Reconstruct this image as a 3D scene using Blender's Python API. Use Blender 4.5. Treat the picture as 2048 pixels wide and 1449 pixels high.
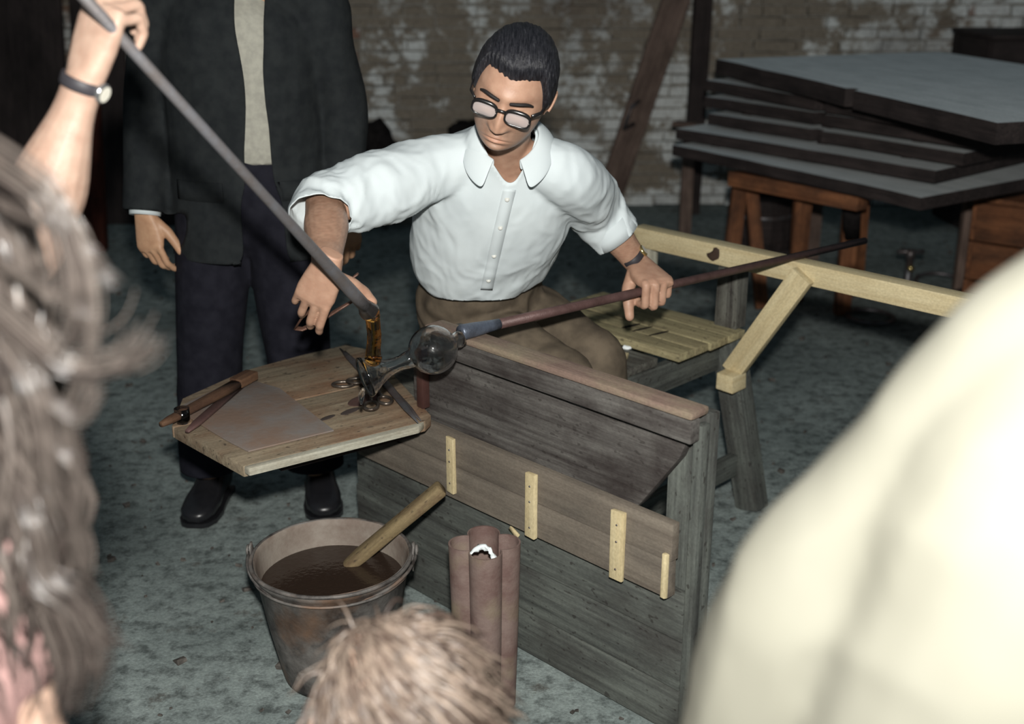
import bpy, bmesh, math, random
import numpy as np
from mathutils import Vector, Matrix, noise
from mathutils.bvhtree import BVHTree

random.seed(7)
rng = np.random.default_rng(7)
for o in list(bpy.data.objects):
    bpy.data.objects.remove(o, do_unlink=True)
SC = bpy.context.scene
COL = SC.collection

# ------------------------------------------------------------------ camera, light, exposure
F_PX, PITCH, CAM_Z = 2400.0, math.radians(20), 1.57
cam_d = bpy.data.cameras.new('camera')
cam_d.sensor_width = 36.0
cam_d.lens = F_PX / 2048 * 36.0
cam_d.clip_start = 0.05
cam_d.dof.use_dof = True
cam_d.dof.focus_distance = 2.55
cam_d.dof.aperture_fstop = 2.5
cam = bpy.data.objects.new('camera', cam_d)
COL.objects.link(cam)
cam.location = (0, 0, CAM_Z)
cam.rotation_euler = (math.pi / 2 - PITCH, 0, 0)
SC.camera = cam

world = bpy.data.worlds.new('workshop_ambient')
SC.world = world
world.use_nodes = True
world.node_tree.nodes['Background'].inputs[0].default_value = (0.62, 0.82, 0.95, 1)
world.node_tree.nodes['Background'].inputs[1].default_value = 0.082

flash_d = bpy.data.lights.new('camera_flash', 'AREA')
flash_d.shape = 'DISK'
flash_d.size = 0.075
flash_d.energy = 104.0
flash_d.color = (1.0, 0.985, 0.94)
flash = bpy.data.objects.new('camera_flash', flash_d)
COL.objects.link(flash)
flash.location = (0.02, -0.03, CAM_Z + 0.23)
flash.rotation_euler = (math.pi / 2 - PITCH, 0, 0)

SC.view_settings.view_transform = 'Standard'
SC.view_settings.look = 'None'
SC.view_settings.gamma = 1.0
SC.view_settings.use_curve_mapping = False
SC.view_settings.exposure = 0.0

# ------------------------------------------------------------------ measuring helpers
_s, _c = math.sin(PITCH), math.cos(PITCH)
R2 = math.sqrt(0.5)

def _ray(px, py):
    x = (px - 1024) / F_PX
    u = -(py - 724.5) / F_PX
    return Vector((x, _c + u * _s, -_s + u * _c))

def at_y(px, py, y):
    r = _ray(px, py)
    return Vector((0, 0, CAM_Z)) + r * (y / r.y)

def at_z(px, py, z):
    r = _ray(px, py)
    return Vector((0, 0, CAM_Z)) + r * ((z - CAM_Z) / r.z)

def nmz(n, m, z):
    """bench frame: n across the bench, m along its rails, z up"""
    return Vector(((n + m) * R2, (n - m) * R2, z))

NV, MV, ZV = Vector((R2, R2, 0)), Vector((R2, -R2, 0)), Vector((0, 0, 1))

# ------------------------------------------------------------------ object helpers
WM = {}

def link(o, parent=None, world_m=None):
    COL.objects.link(o)
    w = world_m if world_m is not None else Matrix.Identity(4)
    if parent is not None:
        o.parent = parent
        o.matrix_parent_inverse = Matrix.Identity(4)
        o.matrix_basis = WM[parent.name].inverted() @ w
    else:
        o.matrix_basis = w
    WM[o.name] = w.copy()
    return o

def tag(o, label=None, cat=None, group=None, kind=None):
    if label: o['label'] = label
    if cat: o['category'] = cat
    if group: o['group'] = group
    if kind: o['kind'] = kind
    return o

def thing(name, loc, label, cat, group=None):
    o = bpy.data.objects.new(name, None)
    o.empty_display_size = 0.05
    link(o, None, Matrix.Translation(Vector(loc)))
    return tag(o, label, cat, group)

def frame(origin, x, z=None, y=None):
    """world matrix with local X along x and local Z near z"""
    x = Vector(x).normalized()
    z = Vector(z if z is not None else (0, 0, 1))
    yv = z.cross(x)
    if yv.length < 1e-6:
        yv = Vector((0, 1, 0)).cross(x)
    yv.normalize()
    zz = x.cross(yv).normalized()
    m = Matrix((x, yv, zz)).transposed().to_4x4()
    m.translation = Vector(origin)
    return m

class MB:
    """collects shapes into one mesh"""
    def __init__(s):
        s.v, s.f, s.mi = [], [], []
    def add(s, verts, faces, mi=0):
        b = len(s.v)
        s.v.extend([tuple(p) for p in verts])
        s.f.extend([tuple(b + i for i in f) for f in faces])
        s.mi.extend([mi] * len(faces))
        return s
    def box(s, c, d, m=None, mi=0, jit=0.0):
        x, y, z = d[0] / 2, d[1] / 2, d[2] / 2
        vs = [Vector((a, b, e)) for a in (-x, x) for b in (-y, y) for e in (-z, z)]
        if jit:
            vs = [p + Vector((random.uniform(-jit, jit), random.uniform(-jit, jit), random.uniform(-jit, jit))) for p in vs]
        vs = [((m @ p) if m is not None else p) + Vector(c) for p in vs]
        fs = [(0, 1, 3, 2), (4, 6, 7, 5), (0, 4, 5, 1), (2, 3, 7, 6), (0, 2, 6, 4), (1, 5, 7, 3)]
        return s.add(vs, fs, mi)
    def tube(s, pts, rad, sides=10, ref=None, cap=True, power=2.0, mi=0):
        """pts: centres; rad: r or (a,b) per point, a along ref side"""
        pts = [Vector(p) for p in pts]
        n = len(pts)
        rad = [(r, r) if not hasattr(r, '__len__') else r for r in rad]
        rings = []
        prev = None
        for i in range(n):
            t = (pts[min(i + 1, n - 1)] - pts[max(i - 1, 0)])
            if t.length < 1e-9: t = Vector((0, 0, 1))
            t.normalize()
            if ref is not None:
                a = Vector(ref[i] if isinstance(ref, list) else ref)
            elif prev is not None:
                a = prev
            else:
                a = Vector((1, 0, 0)) if abs(t.x) < 0.8 else Vector((0, 1, 0))
            a = a - t * a.dot(t)
            if a.length < 1e-6:
                a = t.orthogonal()
            a.normalize()
            prev = a
            b = t.cross(a)
            ring = []
            for k in range(sides):
                th = 2 * math.pi * k / sides
                ct, st = math.cos(th), math.sin(th)
                if power != 2.0:
                    ct = math.copysign(abs(ct) ** (2 / power), ct)
                    st = math.copysign(abs(st) ** (2 / power), st)
                ring.append(pts[i] + a * (rad[i][0] * ct) + b * (rad[i][1] * st))
            rings.append(ring)
        vs = [p for r in rings for p in r]
        fs = []
        for i in range(n - 1):
            for k in range(sides):
                k2 = (k + 1) % sides
                fs.append((i * sides + k, i * sides + k2, (i + 1) * sides + k2, (i + 1) * sides + k))
        if cap:
            fs.append(tuple(range(sides - 1, -1, -1)))
            fs.append(tuple((n - 1) * sides + k for k in range(sides)))
        return s.add(vs, fs, mi)
    def limb(s, pts, rad, sides=14, ref=None, sub=5, power=2.0):
        """smooth closed limb with rounded ends through the given points"""
        P = [Vector(p) for p in pts]
        R = [Vector((r, r)) if not hasattr(r, '__len__') else Vector(r) for r in rad]
        REF = ref if isinstance(ref, list) else None
        oP, oR, oF = [], [], []
        n = len(P)
        for i in range(n - 1):
            p0, p1, p2, p3 = P[max(i - 1, 0)], P[i], P[i + 1], P[min(i + 2, n - 1)]
            r0, r1, r2, r3 = R[max(i - 1, 0)], R[i], R[i + 1], R[min(i + 2, n - 1)]
            for k in range(sub):
                t = k / sub
                cr = lambda a, b, c, d: 0.5 * ((2 * b) + (c - a) * t + (2 * a - 5 * b + 4 * c - d) * t * t + (3 * b - a - 3 * c + d) * t ** 3)
                oP.append(cr(p0, p1, p2, p3)); oR.append(cr(r0, r1, r2, r3))
                if REF: oF.append(Vector(REF[i]).lerp(Vector(REF[i + 1]), t))
        oP.append(P[-1]); oR.append(R[-1])
        if REF: oF.append(Vector(REF[-1]))
        # rounded ends
        def ends(p, q, r):
            d = (p - q).normalized()
            m = min(r)
            return [(p + d * m * math.sin(a), r * math.cos(a)) for a in (0.5, 1.0, 1.35)]
        st = ends(oP[0], oP[1], oR[0])[::-1]
        en = ends(oP[-1], oP[-2], oR[-1])
        allP = [a for a, b in st] + oP + [a for a, b in en]
        allR = [b for a, b in st] + oR + [b for a, b in en]
        fr = ([oF[0]] * 3 + oF + [oF[-1]] * 3) if REF else ref
        return s.tube(allP, allR, sides, fr, True, power)
    def ellipsoid(s, c, r, m=None, nu=20, nv=14):
        vs, fs = [], []
        for j in range(1, nv):
            t = math.pi * j / nv
            for i in range(nu):
                a = 2 * math.pi * i / nu
                p = Vector((r[0] * math.sin(t) * math.cos(a), r[1] * math.sin(t) * math.sin(a), r[2] * math.cos(t)))
                vs.append(((m @ p) if m is not None else p) + Vector(c))
        top = len(vs); p = Vector((0, 0, r[2])); vs.append(((m @ p) if m is not None else p) + Vector(c))
        bot = len(vs); p = Vector((0, 0, -r[2])); vs.append(((m @ p) if m is not None else p) + Vector(c))
        for j in range(nv - 2):
            for i in range(nu):
                i2 = (i + 1) % nu
                fs.append((j * nu + i, (j + 1) * nu + i, (j + 1) * nu + i2, j * nu + i2))
        for i in range(nu):
            i2 = (i + 1) % nu
            fs.append((top, i, i2)); fs.append((bot, (nv - 2) * nu + i2, (nv - 2) * nu + i))
        return s.add(vs, fs)
    def lathe(s, prof, seg=32, m=None, close=False, mi=0, wob=None):
        """prof: (r,z) list turned around local Z"""
        vs, fs = [], []
        n = len(prof)
        for i, (r, z) in enumerate(prof):
            for k in range(seg):
                a = 2 * math.pi * k / seg
                rr = r * (wob(a, z) if wob else 1)
                p = Vector((rr * math.cos(a), rr * math.sin(a), z))
                vs.append((m @ p) if m is not None else p)
        rng_ = n if close else n - 1
        for i in range(rng_):
            j = (i + 1) % n
            for k in range(seg):
                k2 = (k + 1) % seg
                fs.append((i * seg + k, i * seg + k2, j * seg + k2, j * seg + k))
        return s.add(vs, fs, mi)
    def prism(s, poly, z0, z1, m=None, mi=0, mitop=None):
        """poly: list of (x,y), extruded z0..z1 in local frame m"""
        n = len(poly)
        vs = [Vector((x, y, z0)) for x, y in poly] + [Vector((x, y, z1)) for x, y in poly]
        if m is not None: vs = [m @ p for p in vs]
        fs = [tuple(range(n - 1, -1, -1))] + [(i, (i + 1) % n, n + (i + 1) % n, n + i) for i in range(n)]
        s.add(vs, fs, mi)
        b = len(s.v) - 2 * n
        s.f.append(tuple(b + n + i for i in range(n))); s.mi.append(mi if mitop is None else mitop)
        return s
    def mesh(s, name, mats=(), smooth=True):
        me = bpy.data.meshes.new(name)
        me.from_pydata([tuple(v) for v in s.v], [], s.f)
        for m in mats: me.materials.append(m)
        if len(mats) > 1:
            me.polygons.foreach_set('material_index', s.mi)
        if smooth:
            me.polygons.foreach_set('use_smooth', [True] * len(me.polygons))
        me.update()
        return me
    def build(s, name, mat, parent=None, smooth=True, world_m=None, bevel=0, local=False, fixn=True, autosmooth=None):
        """vertices are in world space unless local=True"""
        if world_m is None:
            world_m = WM[parent.name].copy() if parent is not None else Matrix.Identity(4)
        if not local:
            inv = world_m.inverted()
            s.v = [tuple(inv @ Vector(v)) for v in s.v]
        mats = mat if isinstance(mat, (list, tuple)) else (mat,)
        me = s.mesh(name, mats, smooth)
        if fixn or bevel:
            bm = bmesh.new(); bm.from_mesh(me)
            if fixn: bmesh.ops.recalc_face_normals(bm, faces=bm.faces)
            if bevel:
                bmesh.ops.bevel(bm, geom=[e for e in bm.edges if e.is_manifold and e.calc_face_angle(0) > 0.5], offset=bevel, segments=2, profile=0.6, affect='EDGES')
            bm.to_mesh(me); bm.free()
            if smooth: me.polygons.foreach_set('use_smooth', [True] * len(me.polygons))
        if autosmooth is not None:
            me.set_sharp_from_angle(angle=autosmooth)
        o = bpy.data.objects.new(name, me)
        return link(o, parent, world_m)

def top_thing(mb, name, mat, base, label, cat, group=None, **kw):
    o = mb.build(name, mat, None, world_m=Matrix.Translation(Vector(base)), **kw)
    return tag(o, label, cat, group)

def plank(name, mat, a, b, width, thick, up=(0, 0, 1), parent=None, bevel=0.003, jit=0.0015, side_shift=0.0):
    """a board from a to b, width across, thick along up; local X runs along the board"""
    a, b = Vector(a), Vector(b)
    L = (b - a).length
    m = frame((a + b) / 2, b - a, up)
    mb = MB()
    mb.box((0, side_shift, 0), (L, width, thick), jit=jit)
    return mb.build(name, mat, parent, smooth=True, world_m=m, local=True, bevel=bevel, autosmooth=0.6)

# ------------------------------------------------------------------ materials
def new_mat(name):
    m = bpy.data.materials.new(name)
    m.use_nodes = True
    nt = m.node_tree
    return m, nt, nt.nodes['Principled BSDF']

def N(nt, t, **kw):
    n = nt.nodes.new(t)
    for k, v in kw.items():
        if k.startswith('i_'):
            n.inputs[k[2:].replace('_', ' ')].default_value = v
        else:
            setattr(n, k, v)
    return n

def ramp(nt, stops):
    r = nt.nodes.new('ShaderNodeValToRGB')
    el = r.color_ramp.elements
    while len(el) > 1: el.remove(el[-1])
    el[0].position, el[0].color = stops[0][0], (*stops[0][1], 1)
    for p, c in stops[1:]:
        e = el.new(p); e.color = (*c, 1)
    return r

def srgb(r, g, b):
    f = lambda c: (c / 255 / 12.92) if c / 255 <= 0.04045 else ((c / 255 + 0.055) / 1.055) ** 2.4
    return (f(r), f(g), f(b))

def coords(nt, kind='Object', scale=(1, 1, 1), rnd=True):
    tc = N(nt, 'ShaderNodeTexCoord')
    mp = N(nt, 'ShaderNodeMapping')
    mp.inputs['Scale'].default_value = scale
    L = nt.links
    if rnd:
        oi = N(nt, 'ShaderNodeObjectInfo')
        mu = N(nt, 'ShaderNodeMath', operation='MULTIPLY')
        mu.inputs[1].default_value = 37.0
        L.new(oi.outputs['Random'], mu.inputs[0])
        va = N(nt, 'ShaderNodeVectorMath', operation='ADD')
        L.new(tc.outputs[kind], va.inputs[0]); L.new(mu.outputs[0], va.inputs[1])
        L.new(va.outputs[0], mp.inputs[0])
    else:
        L.new(tc.outputs[kind], mp.inputs[0])
    return mp

def mixc(nt, fac, a, b, blend='MIX'):
    m = N(nt, 'ShaderNodeMix', data_type='RGBA', blend_type=blend)
    L = nt.links
    for sock, v in ((m.inputs[0], fac), (m.inputs[6], a), (m.inputs[7], b)):
        if hasattr(v, 'is_output') or hasattr(v, 'links'):
            L.new(v, sock)
        else:
            sock.default_value = (*v, 1) if hasattr(v, '__len__') else v
    return m.outputs[2]

def bump(nt, bsdf, height, strength=0.3, dist=0.01):
    b = N(nt, 'ShaderNodeBump')
    b.inputs['Strength'].default_value = strength
    b.inputs['Distance'].default_value = dist
    nt.links.new(height, b.inputs['Height'])
    nt.links.new(b.outputs[0], bsdf.inputs['Normal'])

def wood(name, light, dark, stain, stain_amt=0.5, grain=1.0, rough=0.8, speck=0.0, stain_scale=6.0):
    m, nt, b = new_mat(name)
    L = nt.links
    mp = coords(nt, 'Object', (2.2 * grain, 42 * grain, 42 * grain))
    n1 = N(nt, 'ShaderNodeTexNoise'); n1.inputs['Scale'].default_value = 1.6; n1.inputs['Detail'].default_value = 8; n1.inputs['Roughness'].default_value = 0.65
    L.new(mp.outputs[0], n1.inputs[0])
    r1 = ramp(nt, [(0.3, dark), (0.68, light)])
    L.new(n1.outputs['Fac'], r1.inputs[0])
    mp2 = coords(nt, 'Object', (1, 1.7, 1.7))
    n2 = N(nt, 'ShaderNodeTexNoise'); n2.inputs['Scale'].default_value = stain_scale; n2.inputs['Detail'].default_value = 6; n2.inputs['Roughness'].default_value = 0.6
    L.new(mp2.outputs[0], n2.inputs[0])
    r2 = ramp(nt, [(0.42, (0, 0, 0)), (0.66, (stain_amt,) * 3)])
    L.new(n2.outputs['Fac'], r2.inputs[0])
    c = mixc(nt, r2.outputs[0], r1.outputs[0], stain)
    n3 = N(nt, 'ShaderNodeTexNoise'); n3.inputs['Scale'].default_value = 130; n3.inputs['Detail'].default_value = 3
    L.new(mp2.outputs[0], n3.inputs[0])
    r3 = ramp(nt, [(0.35, (0.87,) * 3), (0.7, (1.08,) * 3)])
    L.new(n3.outputs['Fac'], r3.inputs[0])
    c = mixc(nt, 1.0, c, r3.outputs[0], 'MULTIPLY')
    if speck:
        n4 = N(nt, 'ShaderNodeTexNoise'); n4.inputs['Scale'].default_value = 55; n4.inputs['Detail'].default_value = 1
        L.new(mp2.outputs[0], n4.inputs[0])
        r4 = ramp(nt, [(0.66, (0, 0, 0)), (0.72, (speck,) * 3)])
        L.new(n4.outputs['Fac'], r4.inputs[0])
        c = mixc(nt, r4.outputs[0], c, (0.02, 0.016, 0.014))
    L.new(c, b.inputs['Base Color'])
    b.inputs['Roughness'].default_value = rough
    b.inputs['Specular IOR Level'].default_value = 0.25
    bump(nt, b, n1.outputs['Fac'], 0.35, 0.004)
    return m

def cloth(name, col, col2=None, scale=9.0, rough=0.9, weave=900, sheen=0.0):
    m, nt, b = new_mat(name)
    L = nt.links
    mp = coords(nt, 'Object', (1, 1, 1), rnd=False)
    n1 = N(nt, 'ShaderNodeTexNoise'); n1.inputs['Scale'].default_value = scale; n1.inputs['Detail'].default_value = 4
    L.new(mp.outputs[0], n1.inputs[0])
    c2 = col2 or tuple(x * 0.88 for x in col)
    r = ramp(nt, [(0.35, c2), (0.65, col)])
    L.new(n1.outputs['Fac'], r.inputs[0])
    L.new(r.outputs[0], b.inputs['Base Color'])
    b.inputs['Roughness'].default_value = rough
    b.inputs['Specular IOR Level'].default_value = 0.15
    if sheen: b.inputs['Sheen Weight'].default_value = sheen
    n2 = N(nt, 'ShaderNodeTexNoise'); n2.inputs['Scale'].default_value = weave; n2.inputs['Detail'].default_value = 1
    L.new(mp.outputs[0], n2.inputs[0])
    bump(nt, b, n2.outputs['Fac'], 0.12, 0.002)
    return m

def metal(name, base, rust, rust_amt=0.6, rough=0.5, met=0.6, scale=14.0, third=None):
    m, nt, b = new_mat(name)
    L = nt.links
    mp = coords(nt, 'Object', (1, 1, 1))
    n1 = N(nt, 'ShaderNodeTexNoise'); n1.inputs['Scale'].default_value = scale; n1.inputs['Detail'].default_value = 7; n1.inputs['Roughness'].default_value = 0.65
    L.new(mp.outputs[0], n1.inputs[0])
    r = ramp(nt, [(0.38, (0, 0, 0)), (0.64, (rust_amt,) * 3)])
    L.new(n1.outputs['Fac'], r.inputs[0])
    c = mixc(nt, r.outputs[0], base, rust)
    if third:
        n2 = N(nt, 'ShaderNodeTexNoise'); n2.inputs['Scale'].default_value = scale * 0.55; n2.inputs['Detail'].default_value = 5
        L.new(mp.outputs[0], n2.inputs[0])
        r2 = ramp(nt, [(0.52, (0, 0, 0)), (0.68, (0.8,) * 3)])
        L.new(n2.outputs['Fac'], r2.inputs[0])
        c = mixc(nt, r2.outputs[0], c, third)
    L.new(c, b.inputs['Base Color'])
    b.inputs['Roughness'].default_value = rough
    b.inputs['Metallic'].default_value = met
    n3 = N(nt, 'ShaderNodeTexNoise'); n3.inputs['Scale'].default_value = scale * 9; n3.inputs['Detail'].default_value = 4
    L.new(mp.outputs[0], n3.inputs[0])
    bump(nt, b, n3.outputs['Fac'], 0.25, 0.003)
    return m

def plain(name, col, rough=0.5, met=0.0, spec=0.5, bumps=0.0, var=0.12):
    m, nt, b = new_mat(name)
    L = nt.links
    mp = coords(nt, 'Object', (1, 1, 1))
    n1 = N(nt, 'ShaderNodeTexNoise'); n1.inputs['Scale'].default_value = 40; n1.inputs['Detail'].default_value = 4
    L.new(mp.outputs[0], n1.inputs[0])
    r = ramp(nt, [(0.3, tuple(x * (1 - var) for x in col)), (0.7, tuple(min(1, x * (1 + var)) for x in col))])
    L.new(n1.outputs['Fac'], r.inputs[0])
    L.new(r.outputs[0], b.inputs['Base Color'])
    b.inputs['Roughness'].default_value = rough
    b.inputs['Metallic'].default_value = met
    b.inputs['Specular IOR Level'].default_value = spec
    if bumps: bump(nt, b, n1.outputs['Fac'], bumps, 0.005)
    return m

def skin_mat(name, col):
    """skin with the flesh's own tints (lips, stubble, nails) read from the colour attribute"""
    m, nt, b = new_mat(name)
    L = nt.links
    mp = coords(nt, 'Object', (1, 1, 1), rnd=False)
    n1 = N(nt, 'ShaderNodeTexNoise'); n1.inputs['Scale'].default_value = 45; n1.inputs['Detail'].default_value = 5
    L.new(mp.outputs[0], n1.inputs[0])
    r = ramp(nt, [(0.3, tuple(x * y for x, y in zip(col, (0.86, 0.8, 0.78)))), (0.7, tuple(min(1, x * 1.08) for x in col))])
    L.new(n1.outputs['Fac'], r.inputs[0])
    at = N(nt, 'ShaderNodeAttribute', attribute_name='tint')
    c = mixc(nt, 1.0, r.outputs[0], at.outputs['Color'], 'MULTIPLY')
    L.new(c, b.inputs['Base Color'])
    b.inputs['Roughness'].default_value = 0.5
    b.inputs['Specular IOR Level'].default_value = 0.4
    b.inputs['Subsurface Weight'].default_value = 0.08
    b.inputs['Subsurface Radius'].default_value = (0.008, 0.003, 0.002)
    b.inputs['Subsurface Scale'].default_value = 0.6
    n2 = N(nt, 'ShaderNodeTexNoise'); n2.inputs['Scale'].default_value = 260; n2.inputs['Detail'].default_value = 2
    L.new(mp.outputs[0], n2.inputs[0])
    bump(nt, b, n2.outputs['Fac'], 0.15, 0.002)
    return m

def hair_mat(name, c1, c2, rough=0.45, scale=60):
    m, nt, b = new_mat(name)
    L = nt.links
    g = N(nt, 'ShaderNodeNewGeometry')
    r = ramp(nt, [(0.0, c1), (1.0, c2)])
    L.new(g.outputs['Random Per Island'], r.inputs[0])
    mp = coords(nt, 'Object', (1, 1, 1), rnd=False)
    n1 = N(nt, 'ShaderNodeTexNoise'); n1.inputs['Scale'].default_value = scale; n1.inputs['Detail'].default_value = 3
    L.new(mp.outputs[0], n1.inputs[0])
    r2 = ramp(nt, [(0.3, (0.7,) * 3), (0.7, (1.25,) * 3)])
    L.new(n1.outputs['Fac'], r2.inputs[0])
    c = mixc(nt, 1.0, r.outputs[0], r2.outputs[0], 'MULTIPLY')
    L.new(c, b.inputs['Base Color'])
    b.inputs['Roughness'].default_value = rough
    b.inputs['Specular IOR Level'].default_value = 0.5
    return m

def glass_mat(name, col=(1, 1, 1), rough=0.0, ior=1.48):
    m, nt, b = new_mat(name)
    b.inputs['Base Color'].default_value = (*col, 1)
    b.inputs['Transmission Weight'].default_value = 1.0
    b.inputs['Roughness'].default_value = rough
    b.inputs['IOR'].default_value = ior
    mp = coords(nt, 'Object', (1, 1, 1), rnd=False)
    n1 = N(nt, 'ShaderNodeTexNoise'); n1.inputs['Scale'].default_value = 45; n1.inputs['Detail'].default_value = 2
    nt.links.new(mp.outputs[0], n1.inputs[0])
    bump(nt, b, n1.outputs['Fac'], 0.22, 0.006)
    return m

OLD = wood('old_grey_wood', srgb(112, 112, 104), srgb(58, 55, 52), srgb(44, 36, 32), 0.75, speck=0.5)
OLD2 = wood('weathered_side_wood', srgb(104, 108, 102), srgb(60, 62, 60), srgb(50, 46, 44), 0.6, speck=0.6)
DARK = wood('dark_soiled_wood', srgb(104, 101, 97), srgb(56, 51, 49), srgb(40, 32, 31), 0.8, speck=0.5)
BROWN = wood('brown_board_wood', srgb(126, 117, 105), srgb(96, 87, 78), srgb(82, 77, 71), 0.55, grain=0.7)
PALE = wood('new_pale_wood', srgb(214, 200, 162), srgb(192, 174, 134), srgb(168, 150, 114), 0.35)
RAILW = wood('worn_red_wood', srgb(134, 114, 102), srgb(108, 88, 80), srgb(138, 128, 106), 0.75)
SEATW = wood('seat_plank_wood', srgb(176, 166, 128), srgb(120, 110, 84), srgb(96, 84, 66), 0.4, speck=0.5)
SHELFW = wood('scorched_board_wood', srgb(152, 138, 116), srgb(106, 94, 78), srgb(112, 76, 54), 0.7, speck=0.6, stain_scale=4.5)
GREYW = wood('light_grey_board_wood', srgb(190, 188, 172), srgb(140, 136, 122), srgb(120, 102, 82), 0.45)
STICK = wood('stick_wood', srgb(136, 120, 88), srgb(84, 70, 52), srgb(80, 54, 44), 0.7, speck=0.5)
PADW = wood('dark_paddle_wood', srgb(104, 78, 58), srgb(70, 48, 36), srgb(52, 36, 30), 0.6)
TRESTLE = wood('orange_brown_wood', srgb(150, 100, 68), srgb(104, 64, 42), srgb(60, 44, 36), 0.75)
BEAMW = wood('brown_beam_wood', srgb(140, 120, 108), srgb(96, 78, 72), srgb(50, 40, 36), 0.5)
BLACKW = wood('blackened_wood', srgb(66, 57, 55), srgb(40, 34, 34), srgb(26, 22, 22), 0.6)
DUSTW = wood('dust_covered_wood', srgb(246, 250, 250), srgb(222, 230, 230), srgb(196, 202, 202), 0.4, grain=0.5)
IRON = metal('dark_iron', (0.16, 0.16, 0.17), srgb(90, 62, 46), 0.6, 0.45, 0.7)
RODM = metal('grey_iron_rod', srgb(112, 112, 116), srgb(96, 82, 70), 0.5, 0.5, 0.35, 20)
PIPEM = metal('reddish_iron_pipe', srgb(96, 72, 69), srgb(66, 46, 42), 0.7, 0.55, 0.2, 25)
PIPEH = metal('bluish_iron', srgb(96, 104, 118), srgb(60, 60, 66), 0.6, 0.4, 0.5, 30)
PLATEM = metal('steel_plate', srgb(122, 117, 113), srgb(122, 96, 78), 0.75, 0.75, 0.05, 8, srgb(98, 91, 88))
BUCKM = metal('old_bucket_iron', srgb(116, 112, 108), srgb(44, 38, 36), 0.95, 0.6, 0.15, 13, srgb(120, 92, 72))
BUCKIN = metal('bucket_inside', srgb(136, 127, 117), srgb(104, 88, 78), 0.8, 0.7, 0.05, 12)
MOULDM = metal('rusty_mould_iron', srgb(124, 106, 99), srgb(96, 72, 67), 0.8, 0.65, 0.12, 16, srgb(132, 120, 98))
SHEARM = metal('worn_shears_steel', srgb(112, 104, 96), srgb(62, 46, 38), 0.6, 0.32, 0.8, 40)
SHIRT = cloth('white_shirt_cotton', (0.61, 0.665, 0.675), (0.57, 0.625, 0.64), 7)
SHIRT2 = cloth('cream_shirt_cotton', (0.155, 0.151, 0.124), (0.145, 0.141, 0.114), 5)
TROUS = cloth('brown_trouser_wool', srgb(102, 91, 77), srgb(82, 73, 62), 24, weave=500)
SUIT = cloth('charcoal_suit_wool', srgb(40, 43, 44), srgb(31, 34, 36), 30, weave=600)
SUITT = cloth('navy_trouser_wool', srgb(32, 32, 40), srgb(23, 23, 31), 30, weave=600)
KNIT = cloth('light_grey_knit', srgb(168, 166, 154), srgb(154, 152, 142), 60, weave=380)
DENIM = cloth('dull_blue_cloth', srgb(66, 74, 92), None, 14)
DRESS = cloth('dusty_rose_cloth', srgb(150, 120, 116), None, 14)
SKIN = skin_mat('tanned_skin', srgb(178, 142, 120))
SKINP = skin_mat('pale_skin', srgb(174, 147, 130))
SKINM = skin_mat('ruddy_skin', srgb(186, 148, 118))
LEATHER = plain('black_shoe_leather', (0.012, 0.012, 0.014), 0.32, 0, 0.5)
STRAP = plain('dark_strap_leather', srgb(52, 50, 54), 0.55, 0, 0.4)
FRAMEB = plain('black_spectacle_plastic', (0.012, 0.011, 0.011), 0.25, 0, 0.6)
GOLD = plain('gold_watch_metal', srgb(196, 176, 120), 0.25, 0.9, 0.5)
STEEL = plain('bright_steel', srgb(190, 190, 190), 0.25, 0.9, 0.5)
HAIRB = hair_mat('black_hair', (0.010, 0.010, 0.013), (0.03, 0.03, 0.036), 0.36)
def combed_hair(name):
    m, nt, b = new_mat(name)
    L = nt.links
    mp = coords(nt, 'Object', (330, 26, 60), rnd=False)
    n1 = N(nt, 'ShaderNodeTexNoise'); n1.inputs['Scale'].default_value = 1.0; n1.inputs['Detail'].default_value = 4; n1.inputs['Roughness'].default_value = 0.7
    L.new(mp.outputs[0], n1.inputs[0])
    r = ramp(nt, [(0.40, (0.008, 0.008, 0.011)), (0.62, (0.03, 0.03, 0.036)), (0.78, (0.13, 0.13, 0.14))])
    L.new(n1.outputs['Fac'], r.inputs[0])
    L.new(r.outputs[0], b.inputs['Base Color'])
    b.inputs['Roughness'].default_value = 0.42
    b.inputs['Specular IOR Level'].default_value = 0.5
    bump(nt, b, n1.outputs['Fac'], 0.9, 0.004)
    return m
HAIRG = combed_hair('combed_black_grey_hair')
HAIRD = hair_mat('long_ashbrown_hair', srgb(36, 30, 28), srgb(84, 77, 72), 0.30)
HAIRC = hair_mat('tousled_lightbrown_hair', srgb(60, 46, 40), srgb(128, 114, 102), 0.36)
BROWH = plain('eyebrow_hair', (0.012, 0.010, 0.010), 0.7)
GLASS = glass_mat('clear_glass', (1, 1, 1), 0.07)
AMBER = glass_mat('amber_glass', (0.95, 0.46, 0.10), 0.09, 1.42)
SOOT = plain('sooty_black', (0.014, 0.012, 0.012), 0.95, 0, 0.1, 0.5, 0.5)
PAPER = plain('white_scrap', (0.75, 0.78, 0.78), 0.6)

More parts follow.
